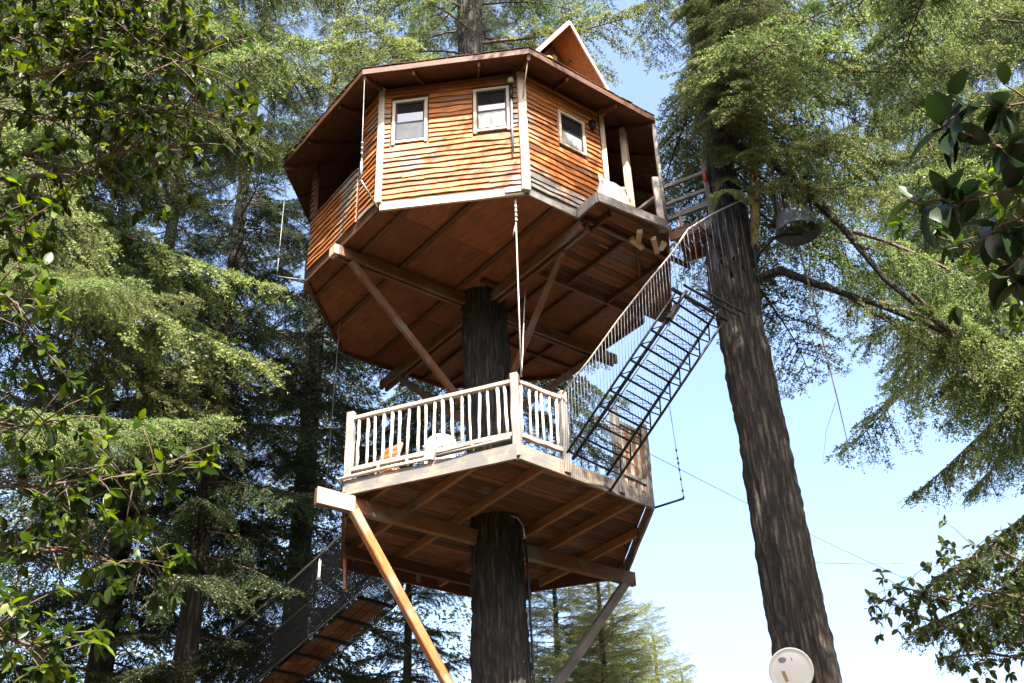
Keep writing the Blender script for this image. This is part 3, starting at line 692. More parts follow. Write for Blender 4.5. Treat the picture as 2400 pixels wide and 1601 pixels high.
# ------------------------------------------------------------------ short bridge from the cabin porch to the right-hand tree
BR = thing('porch_bridge', 'short wooden bridge with rails between the porch and the right-hand tree', 'bridge', (3.3, 17.0, FZ))
e0, e1 = Vector((2.98, 17.22, 0)), Vector((3.72, 16.86, 0)); bd = (e1-e0).normalized(); bn = Vector((-bd.y, bd.x, 0))
for sg, o_ in ((0, 0), (1, .75)):
    beam('bridge_beam', e0+bn*o_+Vector((0, 0, FZ+.02)), e1+bn*o_+Vector((0, 0, FZ+.02)), .06, .20, M['beam'], BR)
    for z in (.42, .78, 1.2) if sg == 0 else (.5, 1.1):
        beam('rail', e0-bd*.05+bn*o_+Vector((0, 0, FZ+z)), e1+bd*.05+bn*o_+Vector((0, 0, FZ+z+.05)), .06, .075, M['grey_wood'], BR, seg=3, warp=.006)
for i in range(6):
    c = e0.lerp(e1, (i+.5)/6); beam('bridge_plank', c-bn*.04+Vector((0, 0, FZ+.14)), c+bn*.80+Vector((0, 0, FZ+.14)), .12, .035, M['plank'], BR)
beam('rail_post', e0.lerp(e1, .3)+Vector((0, 0, FZ+.12)), e0.lerp(e1, .3)+Vector((0, 0, FZ+.5)), .06, .05, M['brace'], BR, up=(0, 1, 0))
beam('rail_post', e1+Vector((0, 0, FZ-.1)), e1+Vector((0, 0, FZ+1.55)), .09, .08, M['grey_wood'], BR, up=(0, 1, 0))

# ------------------------------------------------------------------ suspension bridge leaving the platform towards lower left
SB = thing('suspension_bridge', 'sagging plank suspension bridge with dark mesh sides at lower left', 'bridge', (-2.75, 20.95, 7.9))
d0 = Vector((-.70, .714, 0)); dn = Vector((.714, .70, 0)); s0 = Vector((-2.72, 21.0, 7.85)); LEN = 12.0
def deck(s, w_, h=0): z = -.30*s+.0125*s*s; return s0+d0*s+dn*w_+Vector((0, 0, z+h))
ns = 34
for i in range(ns):
    s = i*.33
    for j in range(3):
        wj = -.33+.22*j
        a, b_ = deck(s+.01, wj+.11), deck(s+.325, wj+.11)
        beam('bridge_plank', a, b_, .205*random.uniform(.93, 1), .035, M['plank'], SB, ch=.006)
    if i % 2 == 0: beam('batten', deck(s, -.42, -.045), deck(s, .42, -.045), .06, .055, M['iron'], SB)
for sg in (-1, 1):
    for r, w_, h, mt in ((.014, .46, -.02, 'cable'), (.012, .55, .62, 'cable'), (.015, .68, 1.28, 'rope' if sg < 0 else 'cable'), (.012, .60, 1.40, 'cable')):
        rod('bridge_cable', [deck(s, sg*w_, h) for s in np.linspace(-.5, LEN, 16)], r, M[mt], SB, n=6)
    for s in np.arange(.0, LEN, 1.25): rod('net_post', [deck(s, sg*.46, -.03), deck(s, sg*.62, 1.40)], .012, M['net_dark'], SB, n=6)
    mv = []
    for s in np.arange(-.2, LEN, .042): mv.append(tube([deck(s, sg*.46, 0), deck(s, sg*.62, 1.32)], .008, 3, False))
    for h in np.arange(0, 1.31, .05): mv.append(tube([deck(s, sg*(.46+.16*h/1.32), h) for s in np.linspace(-.2, LEN, 9)], .008, 3, False))
    tag(obj('mesh_net', mesh('mesh_net', *merge(mv), M['net_dark']), SB), kind='stuff')
# hanger cable of the bridge up to the cabin
cb = thing('hanger_cable', 'thin steel cable with white end fitting hanging down to the suspension bridge', 'cable', (-3.61, 19.5, 7.63))
rod('cable', [(-3.61, 19.9, 7.9), (-3.36, 19.0, 12.2), (-3.34, 18.95, 13.1)], .007, M['cable'], cb, n=6)
rod('end_fitting', [(-3.61, 19.9, 7.86), (-3.605, 19.88, 8.0), (-3.60, 19.86, 8.18), (-3.597, 19.85, 8.24)], [.045, .020, .026, .010], M['dish'], cb)
rp = thing('hanging_rope', 'frayed pale rope hanging from cabin corner down to platform railing', 'rope', (.13, 16.2, 9.7))
rod('rope', [(.15, 15.93, 13.22), (.14, 15.95, 12.6), (.135, 16.05, 11.2), (.13, 16.2, 9.72)], .014, M['rope'], rp, n=6)
for i in range(5): ball('knot', (.148, 15.935, 13.12-.10*i), .026, M['rope'], rp, 1.3)
rod('rope_end', [(.142, 15.95, 12.66), (.11, 15.93, 12.52), (.085, 15.94, 12.40)], .009, M['rope'], rp, n=6)
rod('rope', [(.13, 16.2, 9.75), (.17, 16.6, 10.4), (.25, 17.8, 12.2), (.30, 18.3, 13.0)], .010, M['rope'], rp, n=6)
# ------------------------------------------------------------------ conifers
def bough_mesh(name, L, seed, mat, dens=1.0, droop=.22, side=.33, needle=.052, hang=.25):
    rg = np.random.default_rng(seed)
    def axis(t):
        t = np.asarray(t)
        return np.stack([L*t*.97, L*.035*np.sin(t*5+seed), L*(.04*t-droop*t**2+droop*.42*t**4)], -1)
    segs = []          # needle-bearing shoots: (p, q, tip0, tip1)
    stems = [([Vector(p) for p in axis(np.linspace(0, 1, 9))], [.032*L/3.4*(1-.88*i/8) for i in range(9)])]
    up = np.array([0, 0, 1.])
    def unit(v): return v/np.linalg.norm(v)
    t = .10
    while t < .99:
        for sg in (-1, 1):
            if rg.random() < .22: continue
            p = axis(t); tang = unit(axis(min(1, t+.02))-axis(t-.02)); lat = unit(np.cross(up, tang))*sg
            prof = (math.sin(math.pi*min(1, .16+t*.80))**.75)
            ln = L*side*prof*rg.uniform(.65, 1.12)
            d = unit(tang*rg.uniform(.45, .85)+lat*rg.uniform(.7, 1)+up*rg.uniform(-.35, .12))
            nb = max(3, int(ln/.10)); pts = [p]; dd = d
            for i in range(nb):
                dd = unit(dd+up*(-hang*.18)*rg.uniform(.4, 1.6)+rg.normal(0, .05, 3)); pts.append(pts[-1]+dd*ln/nb)
            stems.append(([Vector(x) for x in pts], [.009*(1-.8*i/nb)*L/3.4 for i in range(nb+1)]))
            inner = t < .22
            for i in range(nb):
                u = (i+.5)/nb
                if not (inner and u < .5): segs.append((pts[i], pts[i+1], .15+.5*u, .2+.6*u))
                if inner and u < .35: continue
                for s2 in (-1, 1):
                    for _ in range(2 if dens > .8 else 1):
                        if rg.random() < .28: continue
                        tg = unit(pts[i+1]-pts[i]); l2 = unit(np.cross(up, tg)+1e-6)*s2
                        sl = rg.uniform(.10, .26)*(1-.45*u)*L/3.4
                        q0 = pts[i]+(pts[i+1]-pts[i])*rg.random()
                        q1 = q0+unit(tg*rg.uniform(.5, .95)+l2*rg.uniform(.6, 1)+up*rg.uniform(-.55, .15))*sl
                        segs.append((q0, q1, .2+.3*u, .55+.45*u*rg.uniform(.6, 1.2)))
        t += (.085/L)*rg.uniform(.8, 1.25)*(1.15 if dens > .8 else 1.6)
    tip = [axis(.97), axis(1.0)]; segs.append((tip[0], tip[1]+np.array([.08, 0, .01]), .8, 1))
    P0 = np.array([s[0] for s in segs]); P1 = np.array([s[1] for s in segs]); A0 = np.array([s[2] for s in segs]); A1 = np.array([s[3] for s in segs])
    ln = np.linalg.norm(P1-P0, axis=1); cnt = np.maximum(3, (ln*60*dens).astype(int)); idx = np.repeat(np.arange(len(segs)), cnt)
    n = len(idx); u = rg.random(n); tg = (P1-P0)/ln[:, None]; tg = tg[idx]
    base = P0[idx]+(P1-P0)[idx]*u[:, None]
    rnd = rg.normal(size=(n, 3)); perp = np.cross(tg, rnd); perp /= np.linalg.norm(perp, axis=1)[:, None]
    perp[:, 2] *= .75
    d = tg*rg.uniform(.35, .9, (n, 1))+perp; d /= np.linalg.norm(d, axis=1)[:, None]
    sd = np.cross(d, rg.normal(size=(n, 3))); sd /= np.linalg.norm(sd, axis=1)[:, None]
    ll = (needle*rg.uniform(.75, 1.25, n)*(1-.3*u))[:, None]; ww = ll*.21
    q = np.stack([base, base+d*ll*.5+sd*ww, base+d*ll, base+d*ll*.5-sd*ww], 1).reshape(-1, 3)
    tipv = np.clip(A0[idx]+(A1-A0)[idx]*u+rg.normal(0, .1, n), 0, 1)
    sv, sf = merge([tube(p_, r_, 5 if k == 0 else 3, False) for k, (p_, r_) in enumerate(stems)])
    ns = len(sv); V = np.concatenate([np.array([tuple(x) for x in sv]), q]); nq = n
    me = bpy.data.meshes.new(name); me.vertices.add(len(V)); me.vertices.foreach_set('co', V.astype(np.float32).ravel())
    allf = np.concatenate([np.array(sf, dtype=np.int32).reshape(-1, 4), (np.arange(nq*4).reshape(-1, 4)+ns).astype(np.int32)])
    me.loops.add(allf.size); me.loops.foreach_set('vertex_index', allf.ravel())
    me.polygons.add(len(allf)); me.polygons.foreach_set('loop_start', np.arange(len(allf), dtype=np.int32)*4); me.polygons.foreach_set('loop_total', np.full(len(allf), 4, np.int32))
    mi = np.ones(len(allf), np.int32); mi[:len(sf)] = 0; me.materials.append(M['twig']); me.materials.append(mat)
    me.polygons.foreach_set('material_index', mi)
    at = me.attributes.new('tip', 'FLOAT', 'POINT'); at.data.foreach_set('value', np.concatenate([np.zeros(ns), np.repeat(tipv, 4)]).astype(np.float32))
    me.update(calc_edges=True)
    return me
BL = 3.4
BOUGH = {}
def boughs(key, mat, nv, seed, **k):
    BOUGH[key] = [bough_mesh('bough_'+key, BL, seed+i, mat, **{a: (b_() if callable(b_) else b_) for a, b_ in k.items()}) for i in range(nv)]
boughs('near', M['needle'], 5, 11, droop=lambda: random.uniform(.14, .30), hang=lambda: random.uniform(.2, .6))
boughs('dark', M['needle_shaded'], 4, 41, droop=lambda: random.uniform(.16, .32), hang=lambda: random.uniform(.3, .8))
BLEN = {'near': 3.4, 'dark': 3.4, 'far': 3.4, 'long': 6.0}
BOUGH['long'] = [bough_mesh('bough_long', 6.0, 91+i, M['needle'], droop=.24+.05*i, side=.20, hang=.7, dens=.9) for i in range(3)]
boughs('far', M['needle_far'], 3, 71, dens=.7, droop=.18, needle=.06)

def project(p):
    p = Vector(p); z = p.dot(fwd)
    if z < .3: return None
    f = 41.218/18
    return (f*p.dot(cr)/z, f*p.dot(cu)/z*1.5)
def seen(pts, m):
    for p in pts:
        q = project(p)
        if q and abs(q[0]) < 1+m and abs(q[1]) < 1+m*1.3: return True
    return False
def trunk_mesh(path, rad, nseg=28, dz=.10, amp=.03, seed=0, mat=None):
    """bark-ridged trunk along (x,y,z) key points"""
    zs = np.concatenate([np.arange(path[0][2], 3.5, max(dz, .4)), np.arange(3.5, min(19, path[-1][2]), dz), np.arange(19, path[-1][2], max(dz, .4))]) if path[-1][2] > 19 else np.arange(path[0][2], path[-1][2], dz); P = np.array(path); r = np.interp(zs, P[:, 2], rad); xs = np.interp(zs, P[:, 2], P[:, 0]); ys = np.interp(zs, P[:, 2], P[:, 1])
    v, f = [], []
    for i, z in enumerate(zs):
        for j in range(nseg):
            a = 2*math.pi*j/nseg; ca, sa = math.cos(a), math.sin(a)
            rid = abs(noise.noise((ca*4.5+seed+.3*math.sin(z*2.1), sa*4.5, z*.6)))+.7*abs(noise.noise((ca*9+seed, sa*9, z*1.1+9)))+(.35*noise.noise((ca*16, sa*16, z*5)) if nseg > 40 else 0)
            rr = r[i]*(1+.05*noise.noise((ca+seed, sa, z*.35)))+amp*(.45-rid*1.7)*r[i]/.4
            v.append((xs[i]+ca*rr, ys[i]+sa*rr, z))
    for i in range(len(zs)-1):
        f += [(i*nseg+j, i*nseg+(j+1) % nseg, (i+1)*nseg+(j+1) % nseg, (i+1)*nseg+j) for j in range(nseg)]
    f.append(tuple(range((len(zs)-1)*nseg, len(zs)*nseg)))
    return mesh('trunk', v, f, mat or M['bark'], True)
GA = 2.39996
def put_bough(tree, me, pos, az, tilt, s, roll=0):
    Mx = Matrix.Translation(Vector(pos)) @ Matrix.Rotation(az, 4, 'Z') @ Matrix.Rotation(-tilt, 4, 'Y') @ Matrix.Rotation(roll, 4, 'X') @ Matrix.Diagonal((s, s, s, 1))
    return obj('bough', me, tree, Mx)
def fir(name, label, base, H_, r0, c0, n, Lmax, key, seed, lean=(0, 0), margin=.12, group='fir trees around the treehouse', trunk=None, azf=None, top=None, keep=None, lp=.75, tilt0=-.30, nseg=16, dz=.3, amp=.03, mat=None):
    rg = random.Random(seed); x, y = base
    T = thing(name, label, 'tree', (x, y, GZ), group)
    path, rad = trunk or ([(x, y, GZ-.3), (x+lean[0], y+lean[1], H_)], [r0, .03])
    obj('trunk', trunk_mesh(path, rad, nseg, dz, amp, seed*3.7, mat), T)
    P = np.array(path); ztop = top or H_; made = 0
    for i in range(n):
        u = (i+rg.random())/n; z = c0+(ztop-c0)*u**.95
        az = i*GA+rg.uniform(-.35, .35)+seed
        hfr = (z-c0)/max(.1, (H_-c0)); L_ = Lmax*max(.12, (1-hfr))**lp*rg.uniform(.72, 1.12)
        if azf and not azf(az % (2*math.pi), z): continue
        bx, by = np.interp(z, P[:, 2], P[:, 0]), np.interp(z, P[:, 2], P[:, 1]); rr = np.interp(z, P[:, 2], rad)*.7
        pos = Vector((bx+math.cos(az)*rr, by+math.sin(az)*rr, z)); tilt = tilt0+.55*hfr+rg.uniform(-.14, .14)
        tipp = pos+Vector((math.cos(az)*L_, math.sin(az)*L_, L_*(math.sin(tilt)-.12)))
        if not seen([pos, pos.lerp(tipp, .5), tipp], margin) and not (keep and keep(pos, tipp)): continue
        put_bough(T, BOUGH[key][rg.randrange(len(BOUGH[key]))], pos, az, tilt, L_/BLEN[key], rg.uniform(-.25, .25)); made += 1
    return T
def toward(az, c, w_): return abs((az-c+math.pi) % (2*math.pi)-math.pi) < w_

# the fir the treehouse is built around
main = fir('fir_tree', 'big fir whose trunk carries the cabin and the platform', (-.35, 19.15), 33, .5, 18.2, 80, 4.3, 'near', 3, tilt0=-.15, lp=.6, margin=.15, azf=lambda az, z: z > 21.5 or not toward(az, 1.5*math.pi+.05, .30),
    trunk=([(-.30, 19.15, GZ-.3), (-.36, 19.15, 5), (-.40, 19.12, 8), (-.53, 19.10, 13.2), (-.72, 19.0, 21), (-.9, 18.9, 33)], [.66, .49, .445, .435, .29, .05]), nseg=96, dz=.06, amp=.06, mat=M['bark'])
# the fir on the right that carries stair and bridge
rt = fir('fir_tree', 'tall bare-stemmed fir on the right carrying the stair landing and basket', (4.12, 17.0), 36, .5, 13.2, 150, 4.2, 'near', 8, tilt0=-.34, lp=.5, margin=.2, top=27,
    trunk=([(4.20, 17.02, GZ-.3), (4.13, 17.0, 4.5), (4.03, 17.0, 9), (3.96, 17.0, 11.2), (3.97, 17.0, 12.0), (4.02, 17.0, 12.8), (4.06, 17.0, 13.6), (4.08, 17.0, 14.8), (4.06, 17.0, 18), (4.1, 17.2, 36)], [.62, .455, .40, .385, .45, .45, .36, .24, .19, .05]), nseg=96, dz=.06, amp=.045, mat=M['bark2'],
    azf=lambda az, z: not toward(az, math.pi+.05, 1.42) and not (toward(az, 1.5*math.pi, .7) and z < 14.2))
# background and neighbouring firs
FIRS = [
 # label, base, H, r0, c0, n, Lmax, key, seed
 ('lit fir at upper left whose bough crosses the cabin roof corner', (-9.4, 17.2), 31, .34, 11.8, 150, 5.6, 'near', 21, {}),
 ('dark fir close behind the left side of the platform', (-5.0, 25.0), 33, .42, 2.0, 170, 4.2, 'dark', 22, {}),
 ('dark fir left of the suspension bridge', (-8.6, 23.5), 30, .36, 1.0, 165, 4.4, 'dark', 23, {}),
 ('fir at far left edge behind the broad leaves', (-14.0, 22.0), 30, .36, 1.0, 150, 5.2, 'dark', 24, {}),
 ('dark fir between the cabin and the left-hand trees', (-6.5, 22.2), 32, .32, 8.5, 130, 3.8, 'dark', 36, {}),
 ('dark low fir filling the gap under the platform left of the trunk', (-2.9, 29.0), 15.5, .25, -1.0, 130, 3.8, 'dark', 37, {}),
 ('fir behind the cabin roof and trunk', (-.62, 27.5), 36, .42, 14.5, 100, 4.6, 'dark', 26, {}),
 ('huge drooping fir at the right edge of the view', (14.2, 20.6), 38, .48, 6.4, 330, 8.6, 'long', 28, dict(tilt0=-.46, lp=.55, azf=lambda az, z: toward(az, math.pi+.15, 1.15))),
 ('fir behind the drooping one at upper right', (13.8, 28.0), 44, .45, 17.0, 70, 5.6, 'near', 29, {}),
]
made = {}
for lb, base, H_, r0, c0, n, Lm, key, sd, kw in FIRS: made[sd] = fir('fir_tree', lb, base, H_, r0, c0, n, Lm, key, sd, **kw)
# long sunlit boughs of the upper-left fir that reach out to the cabin roof
for i, (z, az, tl, sc) in enumerate(((17.0, .12, -.10, 1.22), (17.6, -.30, -.08, 1.30), (18.3, .28, -.18, 1.4), (19.1, -.05, -.12, 1.45), (20.0, .20, -.22, 1.4), (20.8, -.35, -.12, 1.4), (21.6, .05, -.2, 1.35), (22.6, -.2, -.2, 1.4), (23.5, .2, -.3, 1.4), (18.0, -.7, -.15, 1.2), (21.0, -.75, -.2, 1.3))):
    put_bough(made[21], BOUGH['long'][i % 3], (-9.2, 17.2, z), az, tl+.08, sc*.76, random.uniform(-.2, .2))
# a young fir low on the left whose tips catch the sun
yf = fir('fir_tree', 'young fir on the left with two bright sunlit sprays', (-8.6, 13.8), 15, .16, 6.0, 0, 2, 'near', 35)
for z, az, tl, sc in ((10.5, .10, .0, .66), (10.3, -.16, -.03, .58), (7.9, .20, .22, .76), (7.6, .0, .16, .62)):
    put_bough(yf, BOUGH['long'][int(z*10) % 3], (-8.5, 13.8, z), az, tl, sc)
FAR = [('leafy fir top filling the gap right of the lower trunk', (1.9, 27.5), 11.4, 3.2), ('pale sunlit fir top between the platform trunk and its right brace', (2.6, 33.0), 13.6, 3.6), ('small fir top right of the platform brace', (4.1, 36.0), 12.9, 3.0), ('lowest fir top at bottom centre near the right-hand trunk', (5.4, 40.0), 12.6, 2.8), ('fir top half hidden behind the lower trunk', (.9, 30.0), 13.5, 3.4)]
for i, (lb, base, H_, Lm) in enumerate(FAR): fir('fir_tree', lb, base, H_, .22, H_-8, 220, Lm, 'far', 60+i, lp=.85, tilt0=-.1, group='distant fir tops', nseg=8, dz=1)
# fir standing off to the right of the viewer: its boughs throw the dapples on the cabin
ofr = fir('fir_tree', 'fir standing just outside the view on the right', (6.6, 9.2), 30, .45, 13.0, 60, 4.0, 'near', 31, margin=-.5, keep=lambda p, q: p.z < 18.5)
for z, az, tl, s, ky in ((20.9, 2.46, -.10, 1.40, 'far'), (22.4, 2.62, -.18, 1.45, 'far'), (23.6, 2.82, -.25, 1.85, 'far'), (16.5, 2.49, -.1, 1.38, 'near'), (16.9, 2.36, -.1, 1.3, 'near'), (21.7, 2.40, -.15, 1.35, 'far'), (17.0, 1.9, -.1, 1.1, 'near'), (15.4, 1.6, -.2, 1.2, 'near'), (18.3, 1.7, -.1, 1.2, 'near'), (13.0, 1.9, -.2, 1.0, 'near')):
    put_bough(ofr, BOUGH[ky][int(z*10) % 3], (6.6+.3*math.cos(az), 9.2+.3*math.sin(az), z), az, tl, s)

# ------------------------------------------------------------------ the wood all around, too far or too dense to tell tree from tree
def wood_mass(name, label, spots, per, seed, size=.42):
    rg = np.random.default_rng(seed); Q, A_ = [], []
    for (x, y, h, r) in spots:
        n = per; u = rg.random(n)**.8; lay = np.round(u*26)/26+rg.normal(0, .008, n); z = GZ+h*(.04+.96*np.clip(lay, 0, 1)); rad = r*(1-np.clip(lay, 0, 1))**.8+.15
        a = rg.random(n)*2*math.pi; lob = 1+.3*np.sin(a*3+lay*40); rr = rad*np.sqrt(rg.random(n))*lob
        ca, sa = np.cos(a), np.sin(a); base = np.stack([x+ca*rr, y+sa*rr, z-.28*rr], 1)
        d = np.stack([ca, sa, rg.uniform(-.9, -.1, n)], 1)+rg.normal(0, .35, (n, 3)); d /= np.linalg.norm(d, axis=1)[:, None]
        sd = np.cross(d, rg.normal(size=(n, 3))); sd /= np.linalg.norm(sd, axis=1)[:, None]
        l = (size*rg.uniform(.5, 1.3, n))[:, None]; w_ = l*.16
        Q.append(np.stack([base, base+d*l*.45+sd*w_, base+d*l, base+d*l*.45-sd*w_], 1).reshape(-1, 3)); A_.append(np.repeat(rg.random(n), 4))
    Q = np.concatenate(Q); A_ = np.concatenate(A_); nf = len(Q)//4
    me = bpy.data.meshes.new(name); me.vertices.add(len(Q)); me.vertices.foreach_set('co', Q.astype(np.float32).ravel())
    me.loops.add(nf*4); me.loops.foreach_set('vertex_index', np.arange(nf*4, dtype=np.int32)); me.polygons.add(nf)
    me.polygons.foreach_set('loop_start', np.arange(nf, dtype=np.int32)*4); me.polygons.foreach_set('loop_total', np.full(nf, 4, np.int32))
    at = me.attributes.new('tip', 'FLOAT', 'POINT'); at.data.foreach_set('value', A_.astype(np.float32)); me.materials.append(M['forest']); me.update(calc_edges=True)
    return tag(obj(name, me), label, 'wood', kind='stuff')
rw = random.Random(12)
spots = [(-3.2-i*2.6+rw.uniform(-.8, .8), 37+rw.uniform(-3, 8), rw.uniform(27, 38), rw.uniform(3.2, 4.6)) for i in range(13)]
wood_mass('background_wood', 'dark fir wood filling the gaps between the left-hand trees', spots, 14000, 5, .24)
spots = []
for i in range(34):
    a = R_(118)+R_(304)*i/33; d = rw.uniform(17, 24)        # unseen ring behind and beside the viewer, added to hold back skylight
    x, y = d*math.cos(a), d*math.sin(a)
    if abs(math.degrees(math.atan2(x, y))) < 40: continue
    spots.append((x, y, rw.uniform(17, 24), rw.uniform(3.4, 4.6)))
wood_mass('unseen_wood', 'unseen fir wood added behind the viewer to hold back skylight', spots, 2800, 6, .95)

# ------------------------------------------------------------------ heavy limbs, moss and dead twigs of the right-hand fir
def limb(tree, nm, pts, r0, r1, mat, n=9):
    k = len(pts)-1; rod(nm, pts, [r0+(r1-r0)*i/k for i in range(k+1)], mat, tree, n=n)
limb(rt, 'limb', [(4.1, 16.9, 15.0), (4.7, 16.75, 15.7), (5.5, 16.6, 16.5), (6.4, 16.3, 17.2), (7.7, 15.9, 18.1), (9.0, 15.6, 19.0)], .15, .07, M['bark'])
limb(rt, 'limb', [(4.1, 16.9, 15.2), (4.8, 16.8, 14.8), (5.3, 16.5, 13.8), (5.8, 16.1, 12.4), (6.2, 15.9, 11.2), (6.9, 15.7, 10.0)], .10, .035, M['bark'])
limb(rt, 'limb', [(4.2, 16.85, 11.9), (4.75, 16.7, 12.0), (5.3, 16.6, 11.6), (6.2, 16.4, 11.0), (7.2, 16.2, 10.2)], .10, .03, M['bark'])
obj('mossy_limb', trunk_mesh([(4.30, 16.44, 12.35), (4.36, 16.40, 12.9), (4.43, 16.37, 13.5), (4.52, 16.34, 14.1), (4.60, 16.36, 14.9), (4.50, 16.6, 15.6)], [.07, .105, .09, .06, .045, .04], 26, .035, .42, 4.4, M['moss']), rt)
# short drooping sprays that veil the upper trunk on the near side
for i in range(40):
    z = 13.9+i*.17; az = 1.5*math.pi+[-.25, .5, -.1, .95, .25, -.15, .75][i % 7]
    if z < 15.4 and i % 7 in (1, 3, 6): continue
    put_bough(rt, BOUGH['near'][i % 5], (4.06+.2*math.cos(az), 17+.2*math.sin(az), z), az, -.55+.1*math.sin(i*1.7), .50+.14*math.sin(i*2.3), 0)
limb(rt, 'dead_twig', [(5.05, 16.4, 12.2), (5.10, 16.35, 11.2), (5.12, 16.35, 10.2), (5.16, 16.35, 9.2), (5.18, 16.35, 8.4)], .020, .005, M['twig'])
rgd = random.Random(5)
for i in range(7):
    z = rgd.uniform(8.8, 11.4); p = Vector((5.12, 16.35, z)); q = p+Vector((rgd.uniform(-.35, .7), rgd.uniform(-.2, .2), rgd.uniform(-1.2, -.3)))
    limb(rt, 'dead_twig', [p, p.lerp(q, .5)+Vector((rgd.uniform(-.06, .06), 0, .06)), q], .006, .002, M['twig'], 4)
# boughs growing from the heavy limbs
for (p, az, tl, s) in (((5.4, 16.6, 11.6), .1, -.55, 1.15), ((6.2, 16.4, 11.1), -.5, -.6, 1.2), ((5.9, 16.0, 12.2), -.2, -.55, 1.2), ((6.5, 15.9, 10.8), .4, -.7, 1.2),
    ((7.0, 16.2, 10.4), .2, -.75, 1.2), ((6.9, 16.2, 10.4), -.9, -.7, 1.0), ((5.5, 16.6, 16.5), -.4, -.2, 1.2), ((6.4, 16.3, 17.2), .5, -.2, 1.2), ((6.6, 16.2, 17.3), -.9, -.3, 1.1), ((7.7, 15.9, 18.1), .1, -.2, 1.2), ((5.0, 16.7, 16.0), -1.3, -.4, .9)):
    put_bough(rt, BOUGH['near'][int(p[2]*7) % 5], p, az, tl, s, rgd.uniform(-.3, .3))
# bare snags on the swollen knot
for i in range(16):
    a = rgd.uniform(math.pi, 2*math.pi); z = rgd.uniform(11.4, 13.3); p = Vector((3.98+math.cos(a)*.42, 17+math.sin(a)*.42, z)); q = p+Vector((math.cos(a)*.25, math.sin(a)*.25, rgd.uniform(-.15, .15)))*rgd.uniform(.4, 1.3)
    limb(rt, 'snag', [p, q], .03, .012, M['bark'], 6)

# ------------------------------------------------------------------ broad-leaved trees close to the viewer
def leaf_mesh(name, L_, W_, curl, mat, tipv):
    v, f = [], []; xs = (0, .12, .35, .62, .85, 1.0); ws = (.03, .55, 1, .92, .5, .02)
    for x, w_ in zip(xs, ws):
        zc = -curl*L_*x*x
        v += [(x*L_, -W_/2*w_, zc+.10*W_*w_), (x*L_, 0, zc), (x*L_, W_/2*w_, zc+.10*W_*w_)]
    for i in range(5):
        a = i*3; f += [(a, a+3, a+4, a+1), (a+1, a+4, a+5, a+2)]
    me = mesh(name, v, f, mat, True); at = me.attributes.new('tip', 'FLOAT', 'POINT'); at.data.foreach_set('value', np.full(len(v), tipv, np.float32))
    return me
def leafy(T, branches, npart, nstuff, size, mat, seed, spread=.35, step=.10, r0=.016, ros=(5, 8), asp=.46, twigmat=None):
    rg = random.Random(seed); vs = [leaf_mesh('leaf', size*k, size*k*asp*rg.uniform(.9, 1.1), c, mat, tv) for k, c, tv in ((1, .12, .2), (.85, .25, .45), (1.1, .18, .1), (.75, .05, .95), (.95, .35, .6))]
    spots = []
    for br in branches:
        pts = [Vector(p) for p in br]; parts = [tube(pts, [r0*(1-.75*i/(len(pts)-1)) for i in range(len(pts))], 6)]
        tot = sum((pts[i+1]-pts[i]).length for i in range(len(pts)-1)); nn = int(tot/step); bs = []
        for k in range(nn):
            u = (k+rg.random())/nn; p = on_poly(pts, u)
            d = Vector((rg.uniform(-1, 1), rg.uniform(-1, 1), rg.uniform(-.8, .7))).normalized(); ln = spread*rg.uniform(.35, 1)
            q = p+d*ln; m_ = p.lerp(q, .55)+Vector((0, 0, .06*ln))
            parts.append(tube([p, m_, q], [.005, .004, .0025], 4)); bs.append((q, d))
        bs.append((pts[-1], (pts[-1]-pts[-2]).normalized()))
        bo = obj('branch', mesh('branch', *merge(parts), twigmat or M['twig'], True), T)
        for q, d in bs:
            n = rg.randint(*ros); ph = rg.random()*6
            for j in range(n):
                a = ph+2*math.pi*j/n+rg.uniform(-.3, .3); e1 = d.orthogonal().normalized(); e2 = d.cross(e1)
                ld = (d*rg.uniform(.1, .8)+(e1*math.cos(a)+e2*math.sin(a))*.9+Vector((0, 0, rg.uniform(-.75, .05)))).normalized()
                nrm_ = (Vector((0, 0, 1))+Vector((rg.uniform(-.6, .6), rg.uniform(-.6, .6), 0))); y = nrm_.cross(ld).normalized(); z = ld.cross(y)
                st = q-d*rg.uniform(0, .05)
                s = rg.uniform(.75, 1.15)
                Mx = Matrix(((ld.x*s, y.x*s, z.x*s, st.x), (ld.y*s, y.y*s, z.y*s, st.y), (ld.z*s, y.z*s, z.z*s, st.z), (0, 0, 0, 1)))
                spots.append((bo, Mx))
    rg.shuffle(spots); inview = [s for s in spots if seen([s[1].translation], .10)]
    for bo, Mx in inview[:npart]: obj('leaf', vs[rg.randrange(len(vs))], bo, Mx)
    rest = inview[npart:npart+nstuff]
    if rest:
        V, F, A_ = [], [], []
        for bo, Mx in rest:
            me = vs[rg.randrange(len(vs))]; o_ = len(V); tv = rg.random()
            V += [Mx @ v.co for v in me.vertices]; F += [tuple(i+o_ for i in p.vertices) for p in me.polygons]; A_ += [tv]*len(me.vertices)
        me = mesh('foliage', V, F, mat, True); at = me.attributes.new('tip', 'FLOAT', 'POINT'); at.data.foreach_set('value', np.array(A_, np.float32))
        tag(obj('foliage', me, T), kind='stuff')
    return len(inview)
